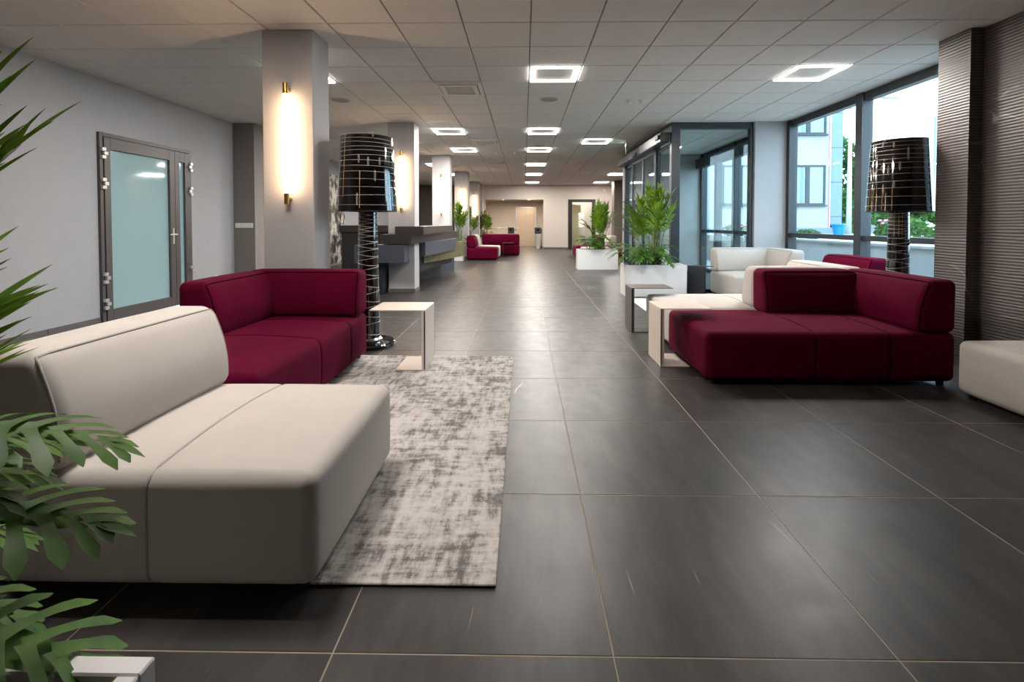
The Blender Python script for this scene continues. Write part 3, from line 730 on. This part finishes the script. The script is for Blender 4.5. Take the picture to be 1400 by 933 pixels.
# ------------------------------------------------------------------ black floor lamps
def floor_lamp(label, loc, marks_long, marks_short, seed):
    rd = random.Random(seed)
    r = thing('floor_lamp', label, 'lamp', loc, 0)
    obj('base', MB().lathe([(.25, 0), (.262, .008), (.262, .034), (.25, .045), (.14, .052), (.135, .06)], 48), M['gloss'], r, 'auto')
    obj('collar', MB().lathe([(.135, .052), (.135, .07), (.118, .085)], 40), M['chrome'], r, 'auto')
    def rs(z): return .112 + (.088 - .112) * (z - .08) / (1.40 - .08)
    st = obj('stem', MB().lathe([(rs(.08), .08), (rs(.7), .7), (rs(1.44), 1.44), (.02, 1.45)], 40), M['gloss'], r, 'auto')
    ln = MB(); z = .13; gap = .092; k = 0
    while z < 1.40:
        tilt = (.020 if k % 2 else -.020) * (.5 + .5 * min(1, gap / .06)); ph = rd.uniform(-.5, .5)
        ln.tube([((rs(z) + .001) * math.cos(a), (rs(z) + .001) * math.sin(a), z + tilt * math.cos(a + ph)) for a in [2 * PI * q / 28 for q in range(28)]], .0022, 4, True)
        z += gap; gap = max(.02, gap * .95 - .001); k += 1
    stuff(obj('scratch_rings', ln, M['line'], st, True))
    rl = MB()
    for a in (-2.6, -2.2, -1.9):
        rl.tube([((rs(zz) + .001) * math.cos(a), (rs(zz) + .001) * math.sin(a), zz) for zz in (1.10, 1.36)], .002, 4)
    stuff(obj('scratch_lines', rl, M['gold'], st))
    za, zb, ra, rb = 1.357, 2.09, .292, .252
    def rsh(z): return ra + (rb - ra) * (z - za) / (zb - za)
    sh = obj('shade', MB().lathe([(ra - .006, za + .002), (ra, za), (rb, zb), (rb - .006, zb - .002), (ra - .006, za + .002)], 56, cap=False), M['gloss'], r, 'auto')
    for rr_, zz_ in ((ra, za), (rb, zb)): obj('shade_rim', MB().tube([(rr_ * math.cos(2 * PI * q / 56), rr_ * math.sin(2 * PI * q / 56), zz_) for q in range(56)], .003, 6, True), M['black'], sh, True)
    sp = MB()
    for q in range(3): sp.tube([(0, 0, 1.6), ((rsh(1.6) - .004) * math.cos(q * 2.094), (rsh(1.6) - .004) * math.sin(q * 2.094), 1.6)], .004, 6)
    sp.tube([(0, 0, 1.44), (0, 0, 1.62)], .012, 8); obj('shade_holder', sp, M['chrome'], r, 'auto')
    ln = MB()
    for fr in (.05, .10, .155, .21, .27, .335, .41, .49, .58, .68, .79, .92):
        z = zb + (za - zb) * fr; ph = rd.uniform(0, 6.28); tl = rd.uniform(.002, .007)
        ln.tube([((rsh(z) + .001) * math.cos(a), (rsh(z) + .001) * math.sin(a), z + tl * math.cos(a + ph)) for a in [2 * PI * q / 48 for q in range(48)]], .0021, 4, True)
    stuff(obj('scratch_rings', ln, M['line'], sh, True))
    face = math.atan2(-loc[1], -loc[0])                     # side of the shade with the marks
    gl = MB(); wl2 = MB()
    for s_, f0, f1 in marks_long:
        a = face + math.asin(max(-.98, min(.98, s_)))
        zz = [zb + (za - zb) * (f0 + (f1 - f0) * q / 4) for q in range(5)]
        gl.tube([((rsh(z) + .001) * math.cos(a), (rsh(z) + .001) * math.sin(a), z) for z in zz], .0032, 5)
    for s_, f0, f1 in marks_short:
        a = face + math.asin(max(-.98, min(.98, s_))); zc = zb + (za - zb) * (f0 + f1) / 2; hh = (zb - za) * (f1 - f0) / 2
        wl2.tube([((rsh(zc) + .001) * math.cos(a + .022 * math.cos(b)), (rsh(zc) + .001) * math.sin(a + .022 * math.cos(b)), zc + hh * math.sin(b)) for b in [2 * PI * q / 12 for q in range(12)]], .0026, 4, True)
    stuff(obj('gold_lines', gl, M['gold'], sh)); stuff(obj('scratch_loops', wl2, M['line'], sh))
    return r
floor_lamp('tall black floor lamp with scratched shade behind the left burgundy sofa', (-1.575, 4.92, 0),
           [(-.80, 0, .82), (-.26, .48, .97)], [(-.3, .27, .38), (.02, .30, .41), (.42, .30, .40), (.64, .21, .33), (.25, .47, .62), (-.34, .77, .93), (.2, -.02, .03), (.88, .05, .15)], 3)
floor_lamp('tall black floor lamp with scratched shade before the street window', (3.93, 5.20, 0),
           [(-.74, .64, .98), (-.48, .64, .98), (-.2, .64, .98), (-.88, .64, .98)],
           [(-.55, .03, .10), (-.2, .04, .12), (-.85, .13, .26), (-.77, .13, .25), (.25, .12, .32), (-.55, .36, .43), (-.34, .36, .50), (0, .32, .44), (-.8, .36, .52), (-.9, .36, .5), (-.16, .58, .68), (-.47, .62, .78)], 5)

# ------------------------------------------------------------------ planters and plants
def planter(label, x0, x1, y0, y1, h=.53):
    r = thing('planter', label, 'planter', ((x0 + x1) / 2, (y0 + y1) / 2, 0), 0, 'long white planter boxes'); a, b = (x1 - x0) / 2, (y1 - y0) / 2; t = .035
    mb = MB().box(-a, a, -b, -b + t, 0, h, .003).box(-a, a, b - t, b, 0, h, .003).box(-a, -a + t, -b + t, b - t, 0, h, .003).box(a - t, a, -b + t, b - t, 0, h, .003)
    mb.box(-a + t, a - t, -b + t, b - t, 0, .03)
    obj('box', mb, M['white'], r); obj('soil', MB().box(-a + t, a - t, -b + t, b - t, .03, h - .09), M['soil'], r)
    return r
def blade(mb, p0, d, up, L_, W_, droop=.2, n=5, fold=.25, prof=None):
    """pointed leaf blade starting at p0 along d, folded along its middle"""
    d = Vector(d).normalized(); up = Vector(up); s = d.cross(up)
    s = s.normalized() if s.length > 1e-4 else Vector((1, 0, 0)); nrm = s.cross(d).normalized(); o = len(mb.v); V = []
    for k in range(n + 1):
        t = k / n; c = Vector(p0) + d * (L_ * t) + Vector((0, 0, -1)) * (droop * L_ * t * t)
        ww = W_ * .5 * (prof(t) if prof else (math.sin(PI * min(1, (t * .93 + .07)) ** .72) ** .85 if t < 1 else 0))
        V += [c + s * ww + nrm * (ww * fold), c, c - s * ww + nrm * (ww * fold)]
    F = []
    for k in range(n):
        a = o + 3 * k; F += [(a, a + 1, a + 4, a + 3), (a + 1, a + 2, a + 5, a + 4)]
    mb.v += [tuple(v) for v in V]; mb.f += F
def frond(base, tip, sag=.25, pairs=11, ll=.30, lw=.032, seed=0, start=.35, nseg=5, droop=.18):
    """one compound palm leaf: arching stalk with pairs of blades"""
    rd = random.Random(seed); b, t_ = Vector(base), Vector(tip); mid = b + (t_ - b) * .5 + Vector((0, 0, 1)) * sag * (t_ - b).length - (t_ - b) * .05
    mid.x = b.x + (t_.x - b.x) * .35; mid.y = b.y + (t_.y - b.y) * .35
    P = lambda u: b * (1 - u) ** 2 + mid * 2 * u * (1 - u) + t_ * u * u
    D = lambda u: ((mid - b) * 2 * (1 - u) + (t_ - mid) * 2 * u).normalized()
    st = MB().tube([P(k / 10) for k in range(11)], [.009 - .007 * k / 10 for k in range(11)], 6)
    lf = MB()
    for k in range(pairs):
        u = start + (1 - start) * (k + .5) / pairs; d = D(u); up = Vector((0, 0, 1)) - d * d.z
        up = up.normalized() if up.length > .05 else Vector((1, 0, 0)); s = d.cross(up).normalized()
        sz = (math.sin(PI * (.22 + .68 * (k + .5) / pairs)) ** .7)
        for sg in (-1, 1):
            dd = d * (.75 + .35 * k / pairs) + s * sg * (1.0 - .55 * k / pairs) * rd.uniform(.85, 1.15) + up * rd.uniform(.05, .4)
            blade(lf, P(u), dd, up, ll * sz * rd.uniform(.85, 1.1), lw * rd.uniform(.85, 1.1), droop * rd.uniform(.3, 1.3), nseg)
    blade(lf, P(1), D(1), Vector((0, 0, 1)), ll * .75, lw, droop * .5, nseg)
    return st, lf
def lobed_leaf(base, d, L_, seed=0, droop=.35, lobes=6, wd=.34, stalk=.2, nseg=4, lw=.105):
    """deeply cut philodendron leaf on its stalk"""
    rd = random.Random(seed); d = Vector(d).normalized(); b = Vector(base); st = MB(); lf = MB()
    p1 = b + d * stalk + Vector((0, 0, stalk * .25))
    st.tube([b, b + d * stalk * .5 + Vector((0, 0, stalk * .2)), p1], [.006, .005, .004], 6)
    hd_ = Vector((d.x, d.y, d.z * .3)).normalized(); P = lambda u: p1 + hd_ * (L_ * u) + Vector((0, 0, -droop * L_ * u * u))
    D = lambda u: (hd_ + Vector((0, 0, -2 * droop * u))).normalized()
    blade(lf, p1 - hd_ * .02, hd_, Vector((0, 0, 1)), L_ * .98, L_ * .30, droop, 8, .2, lambda t: .55 + .45 * math.sin(PI * t) if t < .97 else .1)
    for k in range(lobes):
        u = .02 + .86 * k / (lobes - 1); dv = D(u); s = dv.cross(Vector((0, 0, 1))).normalized(); nr = s.cross(dv)
        sz = math.sin(PI * (.30 + .55 * k / (lobes - 1)))
        for sg in (-1, 1):
            ang = R(92 - 62 * k / (lobes - 1)); dd = dv * math.cos(ang) + s * sg * math.sin(ang) + nr * .12
            blade(lf, P(u), dd, nr, L_ * wd * 1.75 * sz * rd.uniform(.85, 1.1), L_ * lw * rd.uniform(.85, 1.1), .3, nseg, .12, lambda t: (1.1 - .35 * math.sin(PI * min(1, t * 1.3)) + .3 * max(0, t - .5)) * (1 if t < .82 else (1 - t) / .18 * .9 + .1))
    blade(lf, P(.95), D(1), Vector((0, 0, 1)), L_ * .28, L_ * .13, .1, nseg, .15)
    return st, lf
def put_frond(r, name, sl_, m):
    st, lf = sl_
    f_ = obj(name, lf, m, r, False, recalc=False); f_.data.shade_smooth() if hasattr(f_.data, 'shade_smooth') else None
    obj('leaf_stalk', st, M['stalk'], f_, True); return f_
def palm(label, loc, n, hgt, spread, seed, nseg=4, ll=.34, lw=.042):
    rd = random.Random(seed); r = thing('potted_palm', label, 'palm', loc)
    cn = MB()
    for k in range(5): cn.tube([(rd.uniform(-.1, .1), rd.uniform(-.06, .06), -.02), (rd.uniform(-.1, .1), rd.uniform(-.06, .06), hgt * .35)], [.014, .009], 7)
    obj('canes', cn, M['stalk'], r, True)
    for k in range(n):
        a = 2 * PI * k * .618 + rd.uniform(-.3, .3); e = .15 + .85 * ((k * 7) % n) / max(1, n - 1)
        rr = spread * e; zt = hgt * (1.0 - .46 * e ** 1.6) * rd.uniform(.92, 1.04)
        put_frond(r, 'palm_frond', frond((rd.uniform(-.12, .12), rd.uniform(-.07, .07), .05), (rr * math.cos(a), rr * .62 * math.sin(a), zt), .20, 8, ll, lw, seed * 50 + k, .5, nseg, .25), M['palm'])
    return r
def philo(label, loc, n, hgt, spread, seed, w2=.3, Lf=.24):
    rd = random.Random(seed); r = thing('philodendron', label, 'plant', loc)
    for k in range(n):
        a = 2 * PI * k * .618 + rd.uniform(-.2, .2); e = rd.uniform(.1, .75); bx_ = rd.uniform(-w2, w2)
        put_frond(r, 'philodendron_leaf', lobed_leaf((bx_, rd.uniform(-.08, .08), rd.uniform(.02, hgt * .3)), (math.cos(a) * spread, math.sin(a) * spread * .8, .25 + hgt * e), Lf * rd.uniform(.8, 1.15), seed * 90 + k, rd.uniform(.3, .8), 6, .34, .12 + hgt * e * .55, 3), M['philo'])
    return r
planter('white planter box with palms beside the entrance vestibule', 1.70, 2.72, 8.2, 8.66)
palm('bright green palm in the white planter beside the entrance vestibule', (2.22, 8.43, .44), 17, 1.45, .62, 11, 5, .30, .050)
philo('low lobed leaf plant around the palm foot beside the entrance vestibule', (2.05, 8.43, .44), 36, .46, .52, 12, .26, .27)
planter('white planter box farther down the right side of the aisle', 1.42, 2.48, 12.92, 13.38)
palm('green palm in the farther white planter right of the aisle', (2.06, 13.15, .44), 16, 1.38, .58, 23, 4, .30, .050)
philo('low lobed leaf plant in the farther white planter right of the aisle', (1.93, 13.15, .44), 32, .46, .48, 22, .24, .26)
planter('white planter box behind the reception desk end', -2.95, -1.98, 15.8, 16.26)
palm('palm in the planter behind the reception desk end', (-2.12, 16.03, .44), 14, 1.35, .45, 31, 3)
philo('low leafy plant in the planter behind the reception desk end', (-2.17, 16.03, .44), 14, .4, .4, 32, .12, .22)
planter('white planter box between the fourth and fifth columns', -2.95, -1.98, 19.2, 19.66)
palm('palm rising between the fourth and fifth columns', (-2.15, 19.43, .44), 12, 1.4, .45, 41, 3)
planter('white planter box beyond the last column', -2.45, -1.48, 21.75, 22.2)
palm('palm in the planter beyond the last column', (-1.78, 21.97, .44), 13, 1.3, .5, 51, 3)
philo('low leafy plant in the planter beyond the last column', (-1.78, 21.97, .44), 12, .4, .4, 52, .15, .22)

# foreground planter with its two plants, at the left of the viewer
planter('white planter box in the lower left corner, nearest the viewer', -1.62, -.605, .33, .778)
fp = thing('potted_palm', 'palm at the left edge, nearest the viewer, in the corner planter', 'palm', (-1.15, .58, .44))
cn = MB()
for x, y, h_ in ((-.05, 0, .5), (.06, .05, .6), (.0, -.06, .45), (.12, .0, .4)): cn.tube([(x, y, -.02), (x * .8, y, h_)], [.014, .009], 8)
obj('canes', cn, M['stalk'], fp, True)
FR = [((.13, .34, 1.06), .22, 9, .20, .032, 1), ((.08, .33, .88), .35, 12, .25, .03, 2), ((.07, .30, .68), .40, 12, .26, .028, 3), ((-.3, .3, 1.05), .3, 12, .3, .028, 4), ((-.5, -.1, .9), .3, 12, .3, .028, 5),
      ((-.2, -.4, .95), .3, 12, .3, .028, 6), ((-.55, .35, .7), .3, 12, .3, .028, 7), ((.05, .33, .50), .5, 12, .24, .02, 8), ((-.1, .1, 1.15), .2, 12, .3, .028, 9), ((.13, .40, .96), .3, 11, .22, .028, 10), ((.10, .36, 1.02), .25, 10, .22, .028, 11), ((.09, .28, .80), .3, 12, .24, .026, 12), ((.07, .37, .62), .35, 12, .24, .026, 13), ((.15, .30, .92), .3, 11, .2, .026, 14)]
for tp, sg, pr, ll, lw, sd in FR:
    put_frond(fp, 'palm_frond', frond((.02 * sd % .1, .01, .1), tp, sg * .6, pr + 2, ll, lw, 700 + sd, .4, 7, .12), M['palm'])
fq = thing('philodendron', 'lobed leaf plant in the corner planter, overhanging it toward the cream sofa', 'plant', (-1.25, .60, .475))
PH = [((.12, .06, .30), (.75, .35, .25), .22, .24, .35, 1), ((.12, .05, .18), (.8, .25, .25), .22, .25, .3, 2), ((.18, .04, .04), (.8, .3, .3), .25, .16, .55, 3), ((.04, .0, .03), (.8, .05, .35), .16, .06, .8, 4),
      ((.0, .06, .05), (.5, .6, .5), .22, .2, .5, 5), ((-.1, .0, .05), (.2, .8, .6), .22, .25, .5, 6), ((-.2, .0, .05), (-.5, .6, .6), .22, .25, .5, 7), ((-.2, -.05, .05), (-.8, -.2, .6), .22, .25, .5, 8),
      ((.0, -.05, .05), (.3, -.7, .6), .22, .2, .5, 9), ((.05, .02, .10), (.7, .2, .7), .2, .3, .5, 10), ((.0, .02, .02), (.85, .2, .1), .15, .10, .9, 11), ((.02, .04, .16), (.6, .55, .5), .2, .28, .4, 12), ((.10, .08, .22), (.55, .5, .5), .2, .16, .5, 13), ((.04, .08, .10), (.75, .45, .05), .2, .16, .6, 15),
      ((.14, .03, .10), (.6, -.1, .5), .18, .12, .6, 16), ((.06, .1, .0), (.7, .4, .2), .2, .12, .6, 17)]
for bp_, dr, Lf, stk, dp, sd in PH:
    put_frond(fq, 'philodendron_leaf', lobed_leaf(bp_, dr, Lf, 900 + sd, dp, 7, .36, stk, 6), M['philo'])

# ------------------------------------------------------------------ far end: lift, gates, doorway
lf_ = thing('lift', 'brushed metal lift door in the alcove at the far end', 'lift', (.10, 25.6, 0))
obj('door_surround', MB().box(-.54, -.46, -.06, 0, 0, 2.06, .004).box(.46, .54, -.06, 0, 0, 2.06, .004).box(-.46, .46, -.06, 0, 1.98, 2.06, .004), M['steel'], lf_)
obj('door_panel', MB().box(-.455, -.002, -.03, -.005, .01, 1.97, .003), M['elev'], lf_); obj('door_panel', MB().box(.002, .455, -.03, -.005, .01, 1.97, .003), M['elev'], lf_)
obj('call_plate', MB().box(.66, .76, -.012, 0, 1.0, 1.25, .003), M['steel'], lf_)
for x, lb in ((-1.0, 'small recessed downlight in the alcove ceiling, left of two'), (.25, 'small recessed downlight in the alcove ceiling, right of two')):
    r = thing('downlight', lb, 'light', (x, 23.6, 2.34), 0, 'alcove downlights')
    obj('ring', MB().lathe([(.08, 0), (.08, -.008), (.055, -.01), (.055, 0)], 20, cap=False), M['white'], r, 'auto'); obj('lens', MB().lathe([(.054, -.001), (.054, -.006)], 20), M['spot'], r)
    ld = bpy.data.lights.new('downlight_lamp', 'AREA'); ld.shape = 'DISK'; ld.size = .1; ld.energy = 16; ld.color = (1.0, .82, .64)
    lo = bpy.data.objects.new('downlight_lamp', ld); C.objects.link(lo); lo.parent = r; lo.location = (0, 0, -.008)
def turnstile(label, loc):
    r = thing('turnstile', label, 'turnstile', loc, 0, 'access turnstiles')
    obj('housing', MB().box(-.15, .15, -.2, .2, .72, 1.02, .02), M['dblack'], r); obj('pedestal', MB().box(-.09, .09, -.14, .14, 0, .72, .01), M['steel'], r)
    obj('reader', MB().box(-.05, .05, -.21, -.2, .86, .96, .004), M['screen'], r)
    for k in range(3):
        a = 2 * PI * k / 3 + .5; obj('arm', MB().tube([(.15, 0, .85), (.32, .25 * math.cos(a), .85 + .25 * math.sin(a))], .016, 8), M['steel'], r, True)
turnstile('black topped turnstile left of the lift door', (-.62, 23.6, 0)); turnstile('black topped turnstile right of the lift door', (.66, 23.2, 0))
r = thing('railing', 'thin steel rail left of the lift before the alcove', 'railing', (-1.7, 23.7, 0))
for z in (.45, .97): obj('rail', MB().tube([(0, 0, z), (.85, 0, z)], .016, 8), M['steel'], r, True)
for x in (.0, .85): obj('post', MB().tube([(x, 0, 0), (x, 0, .99)], .018, 8), M['steel'], r, True)
r = thing('railing', 'short steel rail right of the lift at the alcove edge', 'railing', (.84, 23.3, 0))
for z in (.45, .97): obj('rail', MB().tube([(0, 0, z), (0, .9, z)], .016, 8), M['steel'], r, True)
for y in (.0, .9): obj('post', MB().tube([(0, y, 0), (0, y, .99)], .018, 8), M['steel'], r, True)
dr_ = bpy.data.objects.new('door_3', None); C.objects.link(dr_); dr_['kind'] = 'structure'; dr_.location = (2.07, YF - .03, 0); dr_['label'] = 'dark framed glazed doorway in the end wall'
obj('door_frame', MB().box(0, .18, 0, .16, 0, 2.33, .004).box(1.12, 1.27, 0, .16, 0, 2.33, .004).box(.18, 1.12, 0, .16, 2.2, 2.33, .004), M['black'], dr_)
obj('glass_pane', MB().box(.18, 1.12, .07, .08, .0, 2.2), M['glass'], dr_)
cb = thing('cabinet', 'cream cabinet with two doors seen through the end doorway', 'cabinet', (2.3, 24.2, 0))
obj('body', MB().box(0, .5, 0, .5, 0, 2.15, .004), M['cabin'], cb); obj('door', MB().box(.01, .49, -.02, 0, .02, .92, .004), M['cabin'], cb); obj('door', MB().box(.01, .49, -.02, 0, .94, 2.13, .004), M['cabin'], cb)
for z, lb in ((1.55, 'upper white notice seen through the end doorway'), (1.18, 'lower white notice seen through the end doorway')):
    tag(obj('notice', MB().box(-.12, .12, -.004, 0, -.15, .15), M['paper'], loc=(2.68, YF + .02, z)), lb, 'notice')
tag(obj('wall_screen', MB().box(-.04, 0, -.6, .6, -.4, .4, .006), M['screen'], loc=(3.85 - .0, 17.5, 1.35)), 'black screen on the pier right of the farther palm', 'screen')

# ------------------------------------------------------------------ outside
g_ = struct('ground', MB().box(XR + .02, 70, -20, 90, -.3, -.12), M['asphalt'], label='grey paving outside the windows'); g_.name = 'ground'
rw = thing('retaining_wall', 'white retaining wall outside the street window', 'wall', (6.5, 3.0, -.12))
obj('wall_face', MB().box(0, .18, 0, 11.5, 0, .93, .006), M['facade'], rw); obj('coping', MB().box(-.04, .22, 0, 11.5, .93, .98, .006), M['facade'], rw)
struct('terrain_bed', MB().box(6.68, 40, 3.0, 19.8, -.12, .80), M['stone'], label='gravel bed above the retaining wall')
bl = thing('building', 'white building with blue grey panels across the street', 'building', (5.2, 20.2, -.12))
BW = 7.75
obj('facade', MB().box(0, BW - .5, 0, 6, 0, 13), M['facade'], bl); obj('corner_panel', MB().box(BW - .5, BW, -.02, 6, 1.3, 13), M['facade_grey'], bl)
obj('plinth', MB().box(-.02, BW + .02, -.05, 6, 0, 1.15), M['facade_grey'], bl); obj('edge_strip', MB().box(BW - .53, BW - .48, -.04, 0, 1.15, 13), M['pink'], bl)
for k in range(8): obj('panel_joint', MB().box(BW - .5, BW + .002, -.025, -.015, 1.6 + k * 1.4, 1.62 + k * 1.4), M['frame'], bl)
for zr in (2.08, 4.95, 7.8):
    for xw in (.5, 2.9, 5.62):
        wn_ = obj('window', MB().box(xw, xw + .07, -.06, .02, zr, zr + 1.62).box(xw + 1.37, xw + 1.44, -.06, .02, zr, zr + 1.62).box(xw + .07, xw + 1.37, -.06, .02, zr, zr + .07).box(xw + .07, xw + 1.37, -.06, .02, zr + 1.55, zr + 1.62).box(xw + .64, xw + .80, -.06, .02, zr + .07, zr + 1.55), M['frame'], bl)
        obj('pane', MB().box(xw + .07, xw + .64, -.02, -.01, zr + .07, zr + 1.55), M['winblue'], wn_); obj('pane', MB().box(xw + .8, xw + 1.37, -.02, -.01, zr + .07, zr + 1.55), M['winblue'], wn_)
        obj('sill', MB().box(xw - .05, xw + 1.49, -.12, 0, zr - .06, zr), M['frame'], wn_)
def foliage(mb, c, rx, rz, n, s, rd):
    for _ in range(n):
        a, b = rd.uniform(0, 2 * PI), math.acos(rd.uniform(-1, 1)); q = rd.uniform(.55, 1) ** .5
        p = Vector((c[0] + rx * q * math.sin(b) * math.cos(a), c[1] + rx * q * math.sin(b) * math.sin(a), c[2] + rz * q * math.cos(b)))
        d1 = Vector((rd.uniform(-1, 1), rd.uniform(-1, 1), rd.uniform(-.6, .6))).normalized(); d2 = d1.cross(Vector((rd.uniform(-1, 1), rd.uniform(-1, 1), rd.uniform(-1, 1)))).normalized() * .5
        mb.add([p - d1 * s, p + d2 * s, p + d1 * s, p - d2 * s], [(0, 1, 2, 3)])
def tree(label, loc, h, rx, seed, n=5200, s=.21):
    rd = random.Random(seed); r = thing('street_tree', label, 'tree', loc)
    tk = MB().tube([(0, 0, -.02), (.05, 0, h * .3), (0, .05, h * .75)], [.16, .12, .05], 9)
    for k in range(4): tk.tube([(0, 0, h * (.3 + .08 * k)), (rx * .5 * math.cos(k * 1.7), rx * .5 * math.sin(k * 1.7), h * (.5 + .1 * k))], [.07, .02], 6)
    obj('trunk', tk, M['bark'], r, True); fm = MB()
    for k in range(9):
        a = rd.uniform(0, 2 * PI); foliage(fm, (rx * .55 * math.cos(a), rx * .55 * math.sin(a), h * (.25 + .07 * k)), rx * .6, h * .16, n // 9, s, rd)
    obj('crown', fm, M['tree'], r, False, recalc=False)
tree('leafy street tree behind the lamp post outside', (20.6, 31, -.12), 7.2, 2.6, 5)
tree('lower dark green tree behind the street lamp, farther right', (26.5, 34, -.12), 6.3, 2.4, 6)
def shrub(label, loc, rx, rz, seed, flowers=None, cat='shrub'):
    rd = random.Random(seed); r = thing('flowering_shrub' if flowers else 'shrub', label, cat, loc)
    fm = MB(); foliage(fm, (0, 0, rz * .8), rx, rz, 650, .06, rd); obj('foliage', fm, M['tree'], r, False, recalc=False)
    st = MB()
    for k in range(5): st.tube([(0, 0, -.01), (rd.uniform(-rx, rx) * .5, rd.uniform(-rx, rx) * .5, rz)], [.012, .005], 5)
    obj('stems', st, M['bark'], r)
    if flowers:
        fl = MB()
        for k in range(26):
            a = rd.uniform(0, 2 * PI); z = rz * rd.uniform(.9, 1.75); q = rx * rd.uniform(.5, 1.0)
            fl.lathe([(.005, z - .03), (.04, z), (.03, z + .03)], 7, q * math.cos(a), q * math.sin(a))
        stuff(obj('flower_heads', fl, M[flowers], r))
for a in ((('round green shrub on the bed behind the floor lamp', (8.2, 10.6, .80), .42, .3, 1)), ('low green shrub right of the floor lamp outside', (9.3, 9.9, .80), .4, .28, 2),
          ('pink flowering shrub on the bed beside the street lamp', (8.9, 12.0, .80), .35, .28, 3, 'flower'), ('white flowering shrub above the retaining wall', (9.3, 10.9, .80), .38, .25, 4, 'wflower'),
          ('pink flowering shrub seen through the vestibule, left one', (6.95, 16.2, .80), .4, .22, 5, 'flower'), ('green shrub seen through the vestibule, right one', (7.7, 16.6, .80), .4, .25, 6),
          ('white flowering shrub nearest the stone pier outside', (8.0, 9.2, .80), .36, .25, 7, 'wflower'), ('green shrub by the blue tub on the bed', (7.75, 13.5, .80), .3, .14, 8)):
    shrub(*a)
r = thing('tub', 'bright blue plastic tub on the bed before the building', 'tub', (8.40, 13.2, .80))
obj('body', MB().lathe([(.11, 0), (.12, .02), (.155, .38), (.155, .40), (.14, .40), (.11, .05)], 20), M['blue'], r, 'auto'); obj('rim', MB().lathe([(.155, .36), (.18, .365), (.18, .405), (.155, .41)], 20, cap=False), M['blue'], r, 'auto')
obj('contents', MB().lathe([(.138, .385), (.08, .40), (.02, .41)], 14), M['soil'], r, 'auto')
r = thing('street_lamp', 'grey street lamp post standing before the tree outside', 'lamp post', (12.2, 18.6, .80))
obj('post', MB().tube([(0, 0, -.0), (0, 0, .9), (0, 0, 5.0)], [.10, .085, .05], 12), M['post'], r, True); obj('arm', MB().tube([(0, 0, 4.98), (.25, 0, 5.1), (1.3, 0, 5.12)], .035, 8), M['post'], r, True)
obj('lamp_head', MB().box(1.2, 1.75, -.1, .1, 5.06, 5.16, .03), M['post'], r)
r = thing('banner', 'pale hoarding with a red cross beside the stone pier outside', 'sign', (15.7, 19.0, .80))
obj('board', MB().box(0, 3.2, 0, .12, 1.3, 4.5, .01), M['facade'], r)
obj('cross_mark', MB().prism([(0.1, 2.2), (.45, 2.2), (.85, 2.85), (1.25, 2.2), (1.6, 2.2), (1.05, 3.1), (1.6, 4.0), (1.25, 4.0), (.85, 3.35), (.45, 4.0), (.1, 4.0), (.65, 3.1)], 0, .02).xf(Matrix.Rotation(R(90), 4, 'X')), M['red'], r)
obj('lower_band', MB().box(.1, 3.1, -.02, 0, 1.4, 2.0), M['red'], r)
for x in (.3, 2.9): obj('post', MB().box(x - .05, x + .05, .02, .1, 0, 1.3), M['post'], r)
r = thing('warehouse', 'long low pale building far beyond the shrubs', 'building', (17.0, 30.0, -.12))
obj('wall', MB().box(6, 40, 8, 16, 0, 3.2), M['facade'], r); obj('roof', MB().box(5.8, 40.2, 7.8, 16.2, 3.2, 3.5), M['facade_grey'], r)
